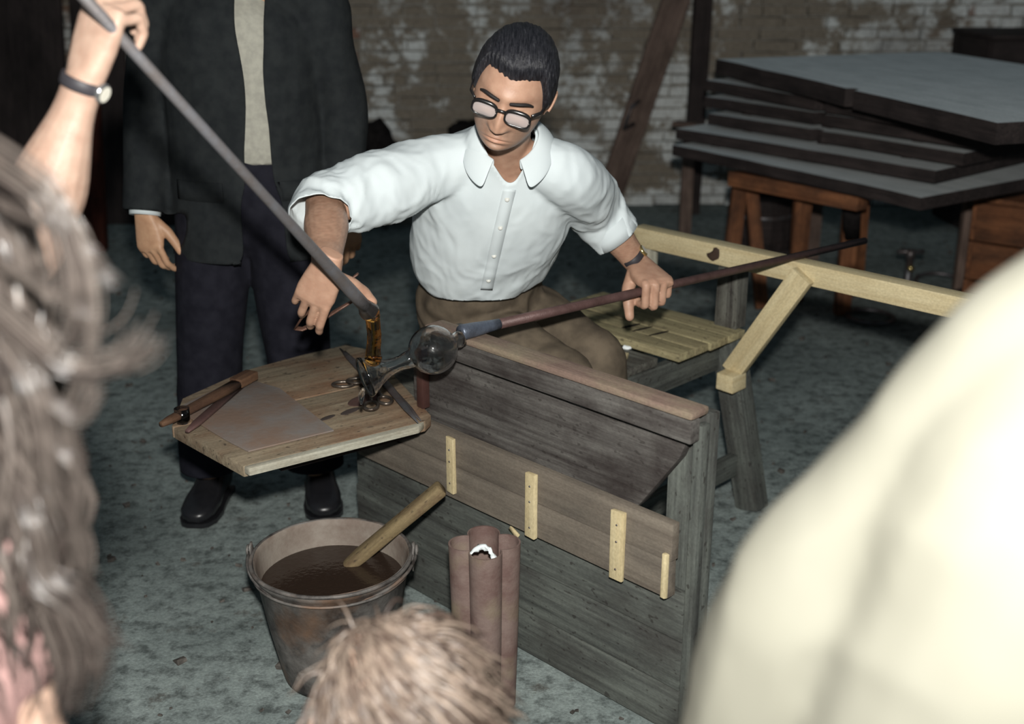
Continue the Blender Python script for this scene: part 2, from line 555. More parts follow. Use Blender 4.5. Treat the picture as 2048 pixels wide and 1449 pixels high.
def lens_material():
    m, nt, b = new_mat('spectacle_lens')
    b.inputs['Base Color'].default_value = (0.66, 0.57, 0.55, 1)  # pinkish white put into the colour for the flash reflection on lenses and lids
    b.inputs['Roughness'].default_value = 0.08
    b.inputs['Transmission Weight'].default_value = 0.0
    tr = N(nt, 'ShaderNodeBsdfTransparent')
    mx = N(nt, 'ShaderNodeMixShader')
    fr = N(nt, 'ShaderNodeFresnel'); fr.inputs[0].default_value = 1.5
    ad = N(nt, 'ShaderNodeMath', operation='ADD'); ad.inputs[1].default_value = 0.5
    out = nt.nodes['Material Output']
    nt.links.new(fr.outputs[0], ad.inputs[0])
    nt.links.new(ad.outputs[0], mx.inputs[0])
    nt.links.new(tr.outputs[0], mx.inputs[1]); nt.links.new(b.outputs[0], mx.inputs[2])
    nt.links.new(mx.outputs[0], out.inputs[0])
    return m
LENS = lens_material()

def floor_material():
    m, nt, b = new_mat('gritty_floor')
    L = nt.links
    mp = coords(nt, 'Object', (1, 1, 1), rnd=False)
    def ns(scale, det=6, ro=0.6):
        n = N(nt, 'ShaderNodeTexNoise'); n.inputs['Scale'].default_value = scale; n.inputs['Detail'].default_value = det; n.inputs['Roughness'].default_value = ro
        L.new(mp.outputs[0], n.inputs[0]); return n
    a = ns(1.7, 7); r = ramp(nt, [(0.3, srgb(110, 120, 118)), (0.7, srgb(154, 164, 161))]); L.new(a.outputs['Fac'], r.inputs[0])
    c2 = ns(22, 8, 0.72); r2 = ramp(nt, [(0.36, (0.42, 0.42, 0.42)), (0.52, (1, 1, 1)), (0.72, (1.22, 1.22, 1.2))]); L.new(c2.outputs['Fac'], r2.inputs[0])
    c = mixc(nt, 1.0, r.outputs[0], r2.outputs[0], 'MULTIPLY')
    d = ns(7, 9, 0.75); r3 = ramp(nt, [(0.58, (0, 0, 0)), (0.66, (0.75,) * 3)]); L.new(d.outputs['Fac'], r3.inputs[0])
    c = mixc(nt, r3.outputs[0], c, srgb(84, 80, 74))
    e = ns(160, 3); r4 = ramp(nt, [(0.3, (0.75,) * 3), (0.75, (1.2,) * 3)]); L.new(e.outputs['Fac'], r4.inputs[0])
    c = mixc(nt, 1.0, c, r4.outputs[0], 'MULTIPLY')
    L.new(c, b.inputs['Base Color'])
    b.inputs['Roughness'].default_value = 0.95
    b.inputs['Specular IOR Level'].default_value = 0.15
    bump(nt, b, c2.outputs['Fac'], 0.5, 0.012)
    return m
FLOORM = floor_material()

def brick_material():
    m, nt, b = new_mat('old_brick')
    L = nt.links
    g = N(nt, 'ShaderNodeNewGeometry')
    r = ramp(nt, [(0.0, srgb(132, 92, 74)), (0.25, srgb(140, 125, 110)), (0.45, srgb(126, 116, 104)), (0.6, srgb(146, 136, 122)), (0.72, srgb(136, 92, 72)), (0.85, srgb(206, 208, 202)), (1.0, srgb(120, 104, 92))])
    L.new(g.outputs['Random Per Island'], r.inputs[0])
    def ns(scale, det=6, ro=0.6, w=0):
        n = N(nt, 'ShaderNodeTexNoise'); n.inputs['Scale'].default_value = scale; n.inputs['Detail'].default_value = det; n.inputs['Roughness'].default_value = ro
        L.new(g.outputs['Position'], n.inputs[0]); return n
    w = ns(2.6, 7, 0.72); wr = ramp(nt, [(0.48, (0, 0, 0)), (0.55, (0.9,) * 3)]); L.new(w.outputs['Fac'], wr.inputs[0])
    c = mixc(nt, wr.outputs[0], r.outputs[0], srgb(240, 244, 242))
    s = ns(1.3, 5); sr = ramp(nt, [(0.54, (0, 0, 0)), (0.68, (0.7,) * 3)]); L.new(s.outputs['Fac'], sr.inputs[0])
    c = mixc(nt, sr.outputs[0], c, srgb(80, 66, 62))
    f = ns(60, 5, 0.7); fr = ramp(nt, [(0.3, (0.7,) * 3), (0.7, (1.2,) * 3)]); L.new(f.outputs['Fac'], fr.inputs[0])
    c = mixc(nt, 1.0, c, fr.outputs[0], 'MULTIPLY')
    L.new(c, b.inputs['Base Color'])
    b.inputs['Roughness'].default_value = 0.95
    b.inputs['Specular IOR Level'].default_value = 0.1
    bump(nt, b, f.outputs['Fac'], 0.6, 0.01)
    return m
BRICKM = brick_material()
MORTAR = plain('grey_mortar', srgb(150, 146, 138), 0.95, 0, 0.1, 0.5, 0.25)

# ------------------------------------------------------------------ the setting: floor and brick wall
fm = MB()
NX, NY = 60, 60
vs, fs = [], []
for j in range(NY + 1):
    for i in range(NX + 1):
        x = -8 + 16 * i / NX; y = -3 + 11 * j / NY
        vs.append((x, y, -0.004 + 0.004 * noise.noise(Vector((x * 1.3, y * 1.3, 0)))))
for j in range(NY):
    for i in range(NX):
        a = j * (NX + 1) + i
        fs.append((a, a + 1, a + NX + 2, a + NX + 1))
fm.add(vs, fs)
floor = fm.build('floor', FLOORM, None, fixn=False)
tag(floor, 'gritty grey workshop floor with dark stains', kind='structure')

WALL_Y = 7.05
wb = MB()
wb.box((0, WALL_Y + 0.13, 1.6), (16, 0.2, 3.2))
wall = wb.build('wall_back', MORTAR, None, smooth=False)
tag(wall, 'old brick wall with patches of whitewash', kind='structure')
brick_meshes = []
for k in range(5):
    b_ = MB()
    L_ = (0.235, 0.235, 0.225, 0.115, 0.17)[k]
    b_.box((0, 0, 0), (L_, 0.05, 0.052), jit=0.005)
    me = b_.mesh('brick', (BRICKM,), False)
    brick_meshes.append((me, L_))
rest = MB()
row_h = 0.064
count = 0
for r in range(49):
    z = 0.03 + r * row_h
    x = -7.9 + (0.12 if r % 2 else 0.0) + random.uniform(-0.03, 0.03)
    while x < 7.9:
        near = -1.1 < x < 2.2 and z < 1.42
        k = random.choice((0, 0, 0, 1, 2, 3, 4))
        me, L_ = brick_meshes[k]
        cx = x + L_ / 2
        off = random.uniform(-0.012, 0.008)
        pos = Vector((cx, WALL_Y + 0.025 + off, z + random.uniform(-0.002, 0.002)))
        if near and count < 300 and not (random.random() < 0.02):
            o = bpy.data.objects.new('brick', me)
            link(o, wall, Matrix.Translation(pos) @ Matrix.Rotation(random.uniform(-0.015, 0.015), 4, 'Y'))
            count += 1
        elif abs(x) < 5 or z < 1.7:
            rest.box(pos, (L_, 0.05, 0.052), jit=0.004)
        x += L_ + random.uniform(0.009, 0.015)
ro = rest.build('brickwork', BRICKM, wall, smooth=False)
tag(ro, kind='stuff')

# ------------------------------------------------------------------ loose grit on the floor
gr = MB()
for i in range(900):
    y = random.uniform(1.6, 6.6)
    x = random.uniform(-0.42, 0.42) * (y + 1.2) * 1.05
    s = random.choice((0.003, 0.004, 0.006, 0.009)) * random.uniform(0.6, 1.3)
    q = Matrix.Rotation(random.uniform(0, 6), 3, 'Z') @ Matrix.Rotation(random.uniform(-0.5, 0.5), 3, 'X')
    gr.box((x, y, s * 0.25), (s * 2, s * 1.4, s), q, jit=s * 0.3)
g = gr.build('floor_grit', plain('grit_stone', srgb(84, 80, 76), 0.95, 0, 0.1, 0.0, 0.5), None, smooth=False)
tag(g, 'loose dark grit and cinders scattered over the floor', 'grit', kind='stuff')

# ------------------------------------------------------------------ glassmaker's bench
bench = thing('glassmaker_bench', nmz(2.1, -1.75, 0), 'heavy old wooden bench with two parallel rails and boarded side, seated man between them', 'bench')

def nm_board(name, mat, n0, n1, m0, m1, z0, z1, along='m', bevel=0.003, jit=0.0015):
    """board filling the given ranges of the bench frame"""
    n, m, z = (n0 + n1) / 2, (m0 + m1) / 2, (z0 + z1) / 2
    if along == 'm':
        return plank(name, mat, nmz(n, m0, z), nmz(n, m1, z), abs(n1 - n0), abs(z1 - z0), ZV, bench, bevel, jit)
    if along == 'n':
        return plank(name, mat, nmz(n0, m, z), nmz(n1, m, z), abs(m1 - m0), abs(z1 - z0), ZV, bench, bevel, jit)
    return plank(name, mat, nmz(n, m, z0), nmz(n, m, z1), abs(n1 - n0), abs(m1 - m0), MV, bench, bevel, jit)

# near rail: red worn cap on a dark plank
o = nm_board('rail_cap', RAILW, 1.657, 1.712, -1.935, -1.195, 0.7185, 0.736, bevel=0.007); o['label'] = 'worn reddish wooden rail cap'
nm_board('rail_plank', DARK, 1.664, 1.690, -1.925, -1.2, 0.670, 0.717)
# big dark board behind, with a broken notch in its top edge and a slanting end
poly = [(-2.02, 0.42), (-1.40, 0.42), (-1.335, 0.49), (-1.245, 0.618), (-1.228, 0.660), (-1.47, 0.662), (-1.485, 0.652),
        (-1.53, 0.650), (-1.545, 0.664), (-1.60, 0.668), (-1.97, 0.668), (-2.02, 0.60)]
pm = frame(nmz(1.706, -1.6, 0.0), MV, NV)      # local X = m, local Y = z? (Z = n)
mb = MB()
mm = Matrix((MV, ZV, -NV)).transposed().to_4x4()
mm.translation = nmz(1.694, 0, 0)
mb.prism([(m_ + 1.6, z_ - 0.5) for m_, z_ in poly], -0.026, 0.0)
mm.translation = nmz(1.694, -1.6, 0.5)
o = mb.build('tool_board', DARK, bench, world_m=mm, local=True, bevel=0.003, autosmooth=0.6)
o['label'] = 'broad dark burnt board with a broken edge'
# brown boards with pale battens
nm_board('side_board', BROWN, 1.667, 1.690, -2.21, -1.232, 0.411, 0.491)
nm_board('side_board', BROWN, 1.667, 1.690, -2.21, -1.235, 0.328, 0.4095)
for m_, w_, z0, z1 in ((-1.858, 0.025, 0.345, 0.483), (-1.604, 0.028, 0.326, 0.479), (-1.362, 0.033, 0.322, 0.477), (-1.2415, 0.011, 0.330, 0.428)):
    bt = nm_board('batten', PALE, 1.657, 1.667, m_ - w_ / 2, m_ + w_ / 2, z0, z1, along='z', bevel=0.002)
    bt['label'] = 'pale new wood batten'
    if w_ > 0.02:
        for zz in (z0 + 0.025, (z0 + z1) / 2 + 0.01, z1 - 0.03):
            h = MB(); h.lathe([(0.0, 0.0016), (0.002, 0.0014), (0.0026, 0.0)], 8, Matrix.Translation(nmz(1.657, m_, zz)) @ frame((0, 0, 0), MV, -NV))
            h.build('nail_head', IRON, bt)
# lower grey boards
for z0, z1 in ((0.004, 0.110), (0.113, 0.223), (0.226, 0.331)):
    nm_board('side_board', OLD2, 1.690, 1.714, -2.252 + random.uniform(-.004, .004), -1.212, z0, z1)
chip = MB(); chip.box(nmz(1.687, -1.68, 0.300), (0.030, 0.004, 0.014), Matrix.Rotation(math.radians(-45), 3, 'Z') @ Matrix.Rotation(0.5, 3, 'Y'))
chip.build('wood_chip', PALE, bench)
# posts of the near side
nm_board('post', OLD2, 1.716, 1.748, -1.285, -1.196, 0.0, 0.717, along='z')
nm_board('post', OLD2, 1.690, 1.715, -1.212, -1.192, 0.0, 0.70, along='z')
nm_board('post', OLD, 1.722, 1.79, -2.25, -2.19, 0.0, 0.487, along='z')
o = nm_board('rail_support', plain('dark_red_paint', srgb(66, 44, 40), 0.35), 1.668, 1.69, -1.978, -1.958, 0.5205, 0.669, along='z'); o['label'] = 'short dark red rail support'
nm_board('rail_support', OLD, 1.722, 1.76, -1.93, -1.87, 0.0, 0.717, along='z')
# far rail of new wood, its posts and brace
o = nm_board('rail', PALE, 2.655, 2.705, -2.16, -0.98, 0.692, 0.748, bevel=0.004); o['label'] = 'new pale wood rail'
kn = MB(); kn.ellipsoid(nmz(2.6545, -1.87, 0.722), (0.022, 0.0022, 0.017), Matrix((MV, NV, ZV)).transposed(), 14, 8)
kn.v = [tuple(Vector(v) + (MV * noise.noise(Vector(v) * 60) + ZV * noise.noise(Vector(v) * 45 + Vector((5, 0, 0)))) * .014) for v in kn.v]
kn.build('knot', plain('dark_knot', srgb(58, 42, 32), 0.8), bench)
nm_board('post', GREYW, 2.66, 2.70, -2.15, -2.10, 0.0, 0.691, along='z')
nm_board('post', OLD, 2.655, 2.705, -1.855, -1.785, 0.5215, 0.691, along='z')
plank('leg', OLD2, nmz(2.675, -1.825, 0.499), nmz(2.675, -1.70, 0.0), 0.075, 0.06, NV, bench)
plank('leg', OLD2, nmz(2.675, -2.24, 0.477), nmz(2.675, -2.29, 0.0), 0.07, 0.06, NV, bench)
plank('leg', OLD2, nmz(2.675, -1.08, 0.69), nmz(2.675, -1.03, 0.0), 0.07, 0.05, NV, bench)
o = plank('brace', PALE, nmz(2.640, -1.775, 0.405), nmz(2.640, -1.578, 0.722), 0.062, 0.026, NV, bench); o['label'] = 'pale diagonal brace'
nm_board('cleat', PALE, 2.585, 2.650, -1.790, -1.735, 0.365, 0.413, along='n')
nm_board('stretcher', OLD2, 1.80, 2.64, -1.765, -1.735, 0.10, 0.165, along='n')
nm_board('apron', OLD2, 1.80, 2.65, -1.850, -1.825, 0.395, 0.476, along='n')
nm_board('apron', OLD, 1.80, 2.65, -2.26, -2.235, 0.395, 0.476, along='n')
# seat boards
nn = 1.745
for w_ in (0.155, 0.155, 0.16, 0.16):
    nm_board('seat_board', OLD, nn, nn + w_ - 0.004, -2.28, -1.828, 0.4785, 0.4995); nn += w_
nn = 2.385
for w_ in (0.07, 0.062, 0.085, 0.078):
    o = nm_board('seat_plank', SEATW, nn, nn + w_ - 0.0025, -2.285, -1.768 + random.uniform(-.004, .004), 0.4995, 0.521, bevel=0.002); nn += w_
# scorch marks on the seat
for (px, py, L_, W_) in ((1262, 652, .035, .008), (1285, 658, .04, .006), (1318, 667, .04, .006), (1312, 645, .02, .012)):
    p = at_z(px, py, 0.5212)
    k = MB(); k.ellipsoid(p, (L_, W_, 0.0006), Matrix.Rotation(math.radians(35), 3, 'Z'), 12, 6)
    k.build('scorch_mark', SOOT, bench)

# loose things lying on the seat
ps = plank('wood_offcut', PALE, at_z(1206, 712, 0.5085), at_z(1252, 718, 0.5085), 0.05, 0.016, ZV, None)
tag(ps, 'short pale wood offcut lying on the seat beside the man\'s leg', 'wood offcut')
def scrap(px, py, s, label):
    p = at_z(px, py, 0.5)
    k = MB(); k.ellipsoid((0, 0, s * 0.35), (s, s * 0.7, s * 0.4), None, 12, 8)
    k.v = [tuple(Vector(v) * (1 + 0.35 * noise.noise(Vector(v) * 90 + Vector((px, 0, 0))))) for v in k.v]
    o = k.build('scrap', PAPER, None, world_m=Matrix.Translation(p), local=True, smooth=False)
    tag(o, label, 'scrap')
scrap(1190, 668, 0.022, 'crumpled white scrap on the seat touching the brown trousers')
scrap(1204, 677, 0.012, 'small white scrap on the seat, between the two other scraps')
scrap(1253, 699, 0.014, 'shiny white scrap on the seat farthest from the trousers')

# ------------------------------------------------------------------ work board on the bench end
SHZ = 0.5205
shelf = thing('work_board', (-0.5, 2.6, 0.49), 'rough wooden work board with scorch stains jutting from the bench end', 'board')
def trace(pts, z): return [at_z(a, b, z) for a, b in pts]
out = trace([(498, 938), (838, 853), (862, 830), (742, 700), (690, 690), (600, 711), (490, 741), (365, 797), (343, 853)], SHZ)
c_, d_ = out[0], out[0] - out[-1]
# three boards cut from the outline by lines parallel to the front edge
fl = out[0]; fr = out[1]
ud = Vector((fr.x - fl.x, fr.y - fl.y, 0)).normalized(); vd = Vector((-ud.y, ud.x, 0))
bmo = bmesh.new()
bv = [bmo.verts.new((p.x, p.y, 0)) for p in out]
bmo.faces.new(bv)
outline = bmo
cuts = [0.0, 0.020, 0.30, 1.2]
for i in range(3):
    b2 = outline.copy()
    for t, sgn in ((cuts[i] + (0.0015 if i else -0.05), -1), (cuts[i + 1] - 0.0015, 1)):
        bmesh.ops.bisect_plane(b2, geom=b2.verts[:] + b2.edges[:] + b2.faces[:], plane_co=fl + vd * t - Vector((0, 0, fl.z)), plane_no=vd * sgn, clear_outer=True)
    vs_ = [v.co.copy() for v in b2.faces[:][0].verts] if b2.faces else []
    b2.free()
    mb = MB(); m_ = frame(fl, ud, ZV)
    inv = m_.inverted()
    mb.prism([((inv @ Vector((p.x, p.y, fl.z))).x, (inv @ Vector((p.x, p.y, fl.z))).y) for p in vs_], -0.0275 + 0.010 * (i == 0), -0.001 * (i == 1))
    mb.build('board_plank', (GREYW, SHELFW, SHELFW)[i], shelf, world_m=m_, local=True, bevel=0.003, autosmooth=0.6)
outline.free()
# bearers under the board, fixed to the bench side
for t in (0.10, 0.42):
    a = fl + vd * t + ud * 0.10; b = fl + vd * t + ud * 0.44
    plank('bearer', BLACKW, Vector((a.x, a.y, 0.474)), Vector((b.x, b.y, 0.474)), 0.04, 0.036, ZV, shelf)
for k, (px, py, a, b) in enumerate(((730, 800, .052, .03), (700, 823, .03, .012), (655, 836, .024, .009))):
    s_ = MB(); s_.ellipsoid(at_z(px, py, SHZ - 0.0012), (a, b, 0.0012), Matrix.Rotation(0.9, 3, 'Z'), 16, 6)
    s_.build('burn_mark', plain('burn_stain', srgb(70, 46, 40) if k == 0 else srgb(56, 46, 42), 0.9), shelf)

# steel plate
TZ = SHZ
pts = trace([(497, 906), (668, 864), (560, 780), (513, 766), (455, 770), (380, 806), (352, 822), (452, 883)], TZ)
cen = sum(pts, Vector()) / len(pts)
mb = MB(); mb.prism([(p.x - cen.x, p.y - cen.y) for p in pts], 0.0, 0.004)
o = mb.build('steel_plate', PLATEM, None, world_m=Matrix.Translation((cen.x, cen.y, TZ + 0.0005)), local=True, bevel=0.0015, autosmooth=0.6)
tag(o, 'thin rust-tinged steel plate lying flat on the work board', 'plate')

# wooden paddle (blackened) lying across the board's far corner
def tool_frame(p, q):
    return frame(p, q - p, ZV)
pa, pb = at_z(322, 850, TZ + 0.020), at_z(505, 752, TZ + 0.020)
pad = thing('wooden_paddle', pa, 'long brown wooden paddle with a blunt square end on the work board', 'paddle')
m_ = tool_frame(pa, pb); L_ = (pb - pa).length
mb = MB(); mb.tube([(0, 0, 0), (0.03, 0, 0), (L_ * 0.6, 0, 0), (L_ * 0.8, 0, 0)], [(0.006, 0.006), (0.012, 0.008), (0.015, 0.010), (0.017, 0.011)], 12, Vector((0, 1, 0)), True, 3)
mb.v = [tuple(m_ @ Vector(v)) for v in mb.v]
mb.build('handle', PADW, pad, world_m=m_)
mb = MB(); mb.box((L_ * 0.9, 0, 0.004), (L_ * 0.2, 0.036, 0.022))
mb.v = [tuple(m_ @ Vector(v)) for v in mb.v]
mb.build('blade', PADW, pad, world_m=m_, bevel=0.004, autosmooth=0.6)
# flat iron bar beside it
pa, pb = at_z(374, 864, TZ + 0.009), at_z(482, 770, TZ + 0.009)
m_ = tool_frame(pa, pb); L_ = (pb - pa).length
mb = MB(); mb.tube([(0, 0, 0), (0.05, 0, 0), (L_, 0, 0)], [(0.005, 0.003), (0.011, 0.0045), (0.012, 0.005)], 12, Vector((0, 1, 0)), True, 4)
o = mb.build('iron_bar', metal('purple_brown_iron', srgb(96, 72, 68), srgb(70, 46, 42), 0.6, 0.6, 0.2), None, world_m=m_, local=True)
tag(o, 'flat brown iron bar lying on the steel plate beside the paddle', 'iron bar')
# small glass on the board's corner
p = at_z(340, 868, 0.0)
cup = MB()
pc = at_z(345, 868, SHZ)
R_ = 0.017
cup.lathe([(0.0, 0.0), (R_ * 0.8, 0.0), (R_, 0.01), (R_, 0.035), (R_ - 0.002, 0.035), (R_ - 0.002, 0.004), (0.0, 0.003)], 24)
o = cup.build('glass_cup', GLASS, None, world_m=Matrix.Translation(at_z(366, 846, SHZ)), local=True)
tag(o, 'small clear glass cup at the board corner under the paddle tip', 'glass cup')

# shears
def shears(ring1, ring2, pivot, tip1, tip2, label, ra=0.026, rb=0.017):
    z = TZ + 0.005
    P = at_z(*pivot, z)
    t = thing('shears', (P.x, P.y, TZ), label, 'shears')
    for k, (rp, tp) in enumerate(((ring1, tip2), (ring2, tip1))):
        zz = z + 0.0055 * k
        c = at_z(*rp, zz); e = at_z(*tp, zz); pv = Vector((P.x, P.y, zz))
        d = (pv - c).normalized(); s_ = Vector((-d.y, d.x, 0))
        loop = [c + d * (ra * math.cos(a)) + s_ * (rb * math.sin(a)) for a in [2 * math.pi * i / 22 for i in range(23)]]
        arm = MB(); arm.tube(loop, [0.0042] * 23, 8, Vector((0, 0, 1)), False)
        arm.tube([c + d * ra, c + d * (ra + 0.02), pv], [(0.0042, 0.0042), (0.005, 0.004), (0.004, 0.008)], 10, Vector((0, 0, 1)))
        arm.build('handle', SHEARM, t)
        bl = MB(); dd = (e - pv)
        bl.tube([pv - dd * 0.03, pv + dd * 0.2, pv + dd * 0.7, e], [(0.0022, 0.009), (0.0022, 0.0105), (0.002, 0.008), (0.0012, 0.0012)], 10, Vector((0, 0, 1)), True, 3)
        bl.build('blade', IRON, t)
    rv = MB(); rv.lathe([(0.0, 0.016), (0.005, 0.015), (0.006, 0.008), (0.006, -0.004), (0, -0.004)], 12, Matrix.Translation((P.x, P.y, z)))
    rv.build('rivet', SHEARM, t)
shears((687, 769), (716, 762), (768, 766), (836, 846), (842, 842), 'iron shears with ring handles at the far edge, blades towards the bench')
shears((770, 801), (742, 812), (745, 768), (680, 697), (690, 702), 'iron shears with one ring below the glass and thin points over the board edge', 0.024, 0.016)

# ------------------------------------------------------------------ blowpipe with the glass on it
PA = nmz(1.69, -1.788, 0.752); PA = Vector((-0.069, 2.459, 0.7525))
PD = Vector((0.736, 3.026, 0.7605)) - PA
plen = PD.length; pd = PD.normalized()
pipe = thing('blowpipe', PA, 'long reddish iron blowpipe resting across both bench rails, clear glass on its end', 'blowpipe')
def pp(t): return PA + pd * t
mb = MB(); mb.tube([pp(0.03), pp(0.25), pp(1.26)], [0.0115, 0.011, 0.0095], 16)
mb.build('tube', PIPEM, pipe)
mb = MB(); mb.tube([pp(-0.052), pp(-0.047), pp(-0.02), pp(0.03), pp(0.05)], [0.015, 0.0175, 0.0165, 0.0128, 0.0118], 18)
o = mb.build('pipe_head', PIPEH, pipe); o['label'] = 'thicker bluish iron head'

bulb_c = at_y(866, 700, 2.392)
lip_c = at_y(738, 752, 2.33)
neck_c = at_y(912, 692, 2.42)
ax = (lip_c - bulb_c); axl = ax.length; axd = ax.normalized()
gm = frame(bulb_c, axd, ZV)          # local X along the glass axis
def turned(prof, m, seg=48, twist=None):
    """prof: (x along axis, radius)"""
    mb = MB()
    vs_, fs_ = [], []
    n = len(prof)
    for x, r in prof:
        for k in range(seg):
            a = 2 * math.pi * k / seg
            rr = r
            vs_.append(m @ Vector((x, rr * math.cos(a), rr * math.sin(a))))
    for i in range(n - 1):
        for k in range(seg):
            k2 = (k + 1) % seg
            fs_.append((i * seg + k, i * seg + k2, (i + 1) * seg + k2, (i + 1) * seg + k))
    mb.add(vs_, fs_)
    return mb
RB = 0.0525
# bulb (hollow): outer then inner profile, open at both ends into neck and stem
back = (neck_c - bulb_c).length + 0.016
outer = []
for i in range(0, 25):
    a = math.pi * (0.10 + 0.78 * i / 24)
    outer.append((-RB * math.cos(a), RB * math.sin(a)))
outer = [(-back, 0.0165), (-back + 0.012, 0.0185)] + outer
stem_x = [0.062, 0.075, 0.09, 0.105, 0.12, 0.13, axl - 0.004, axl + 0.004, axl + 0.010]
stem_r = [0.0185, 0.0155, 0.0160, 0.0185, 0.024, 0.029, 0.038, 0.0425, 0.0440]
outer += list(zip(stem_x, stem_r))
inner = []
for x, r in outer[::-1]:
    inner.append((x, max(r - (0.0028 if x > 0.055 else 0.0020), 0.004)))
mb = turned(outer + [(axl + 0.0115, 0.0425)] + inner + [outer[0]], gm, 56)
o = mb.build('glass_vessel', GLASS, pipe, world_m=gm); o['label'] = 'clear glass bulb with narrow stem and flared mouth'
# drip on the lower lip
dp = gm @ Vector((axl + 0.006, 0, 0)) + Vector((-0.012, 0, -0.043))
mb = MB(); mb.limb([dp + Vector((0.004, 0, 0.014)), dp, dp + Vector((-0.001, 0, -0.016))], [0.0045, 0.0065, 0.003], 14)
mb.build('glass_drip', GLASS, pipe)

# ------------------------------------------------------------------ punty rod with its amber gather
rod_top = at_y(246, 80, 1.66); rod_bot = at_y(738, 622, 2.275)
rdir = (rod_bot - rod_top).normalized()
punty = thing('punty_rod', rod_bot, 'long grey iron rod held from the upper left, amber glass on its tip', 'rod')
mb = MB()
L_ = (rod_bot - rod_top).length
mb.tube([rod_top - rdir * 0.42, rod_top + rdir * L_ * 0.5, rod_top + rdir * L_ * 0.72, rod_top + rdir * L_ * 0.9, rod_bot + rdir * 0.004], [0.0072, 0.0088, 0.0105, 0.0130, 0.0135], 16)
mb.build('rod', RODM, punty)
g0 = rod_bot - rdir * 0.018
glt = gm @ Vector((axl - 0.012, 0, 0)) + Vector((0.0, -0.004, 0.036))
q1 = rod_bot + rdir * 0.016
mb = MB(); mb.limb([g0 + Vector((0, 0, .001)), rod_bot, q1], [0.0150, 0.0205, 0.0165], 20)
o = mb.build('glass_collar', GLASS, punty); o['label'] = 'clear glass around the rod tip'
q2 = q1 * 0.55 + glt * 0.45 + Vector((0.003, 0, 0.0))
mb = MB(); mb.limb([q1, q2, glt + Vector((0, 0, 0.012)), glt], [0.0150, 0.0145, 0.0155, 0.0185], 20)
mb.v = [tuple(Vector(v) + Vector((1, 0.6, 0.4)) * 0.0012 * noise.noise(Vector(v) * 120)) for v in mb.v]
o = mb.build('amber_gather', AMBER, punty); o['label'] = 'amber molten glass trail'

# ------------------------------------------------------------------ bucket
BC = Vector((-0.392, 2.30, 0.0)); BH = 0.285; BR = 0.172
bucket = thing('bucket', BC, 'dented old iron bucket of dark water standing before the bench', 'bucket')
wob = lambda a, z: 1 + 0.008 * math.sin(3 * a + 1) + 0.006 * math.sin(7 * a) * (z / BH)
mb = MB()
mb.lathe([(0.0, 0.0), (0.118, 0.0), (0.121, 0.012), (0.146, 0.14), (0.166, BH - 0.018), (0.169, BH - 0.016), (0.1715, BH - 0.008), (0.1715, BH), (0.168, BH + 0.003)], 56, Matrix.Translation(BC), wob=wob)
mb.build('body', BUCKM, bucket)
mb = MB()
mb.lathe([(0.168, BH + 0.003), (0.165, BH), (0.1625, BH - 0.012), (0.144, 0.14), (0.118, 0.014), (0.0, 0.012)], 56, Matrix.Translation(BC), wob=wob)
mb.build('lining', BUCKIN, bucket)
mb = MB()
mb.tube([BC + Vector((0.1725 * math.cos(a), 0.1725 * math.sin(a), BH)) for a in [2 * math.pi * i / 56 for i in range(57)]], [0.0045] * 57, 8, Vector((0, 0, 1)), False)
mb.build('rim', BUCKM, bucket)
mb = MB()
mb.tube([BC + Vector((0.1685 * math.cos(a), 0.1685 * math.sin(a), BH - 0.026)) for a in [2 * math.pi * i / 56 for i in range(57)]], [0.003] * 57, 8, Vector((0, 0, 1)), False)
mb.build('rolled_band', BUCKM, bucket)
water_m, wnt, wb_ = new_mat('dark_dirty_water')
wb_.inputs['Base Color'].default_value = (*srgb(46, 36, 30), 1); wb_.inputs['Roughness'].default_value = 0.12
wn = N(wnt, 'ShaderNodeTexNoise'); wn.inputs['Scale'].default_value = 26; wn.inputs['Detail'].default_value = 3
bump(wnt, wb_, wn.outputs['Fac'], 0.12, 0.01)
mb = MB(); wz = BH - 0.058
ring = [BC + Vector((0.1558 * math.cos(a), 0.1558 * math.sin(a), wz)) for a in [2 * math.pi * i / 56 for i in range(56)]]
mb.add(ring + [BC + Vector((0, 0, wz))], [(i, (i + 1) % 56, 56) for i in range(56)])
o = mb.build('water', water_m, bucket); o['label'] = 'dark brown water'
for s_, yy in ((-1, 0.02), (1, 0.02)):
    e = BC + Vector((s_ * 0.176, yy, BH))
    mb = MB(); mb.tube([e + Vector((0, 0, -0.04)), e + Vector((0, 0, 0.0)), e + Vector((s_ * 0.002, 0, 0.016)), e + Vector((0, 0, 0.022))], [(0.004, 0.016), (0.004, 0.016), (0.004, 0.012), (0.003, 0.006)], 12, Vector((1, 0, 0)))
    mb.tube([e + Vector((s_ * 0.008, 0.010 * math.cos(a), 0.004 + 0.010 * math.sin(a))) for a in [2 * math.pi * i / 16 for i in range(17)]], [0.0028] * 17, 8, Vector((1, 0, 0)), False)
    mb.build('ear', BUCKM, bucket)
# bail handle fallen to the front
mb = MB()
hp = []
for i in range(25):
    a = math.pi * i / 24
    hp.append(BC + Vector((-0.183 * math.cos(a), 0.02 - 0.176 * math.sin(a), BH - 0.002 - 0.028 * math.sin(a))))
mb.tube(hp, [0.0038] * 25, 8)
mb.build('bail_handle', BUCKM, bucket)

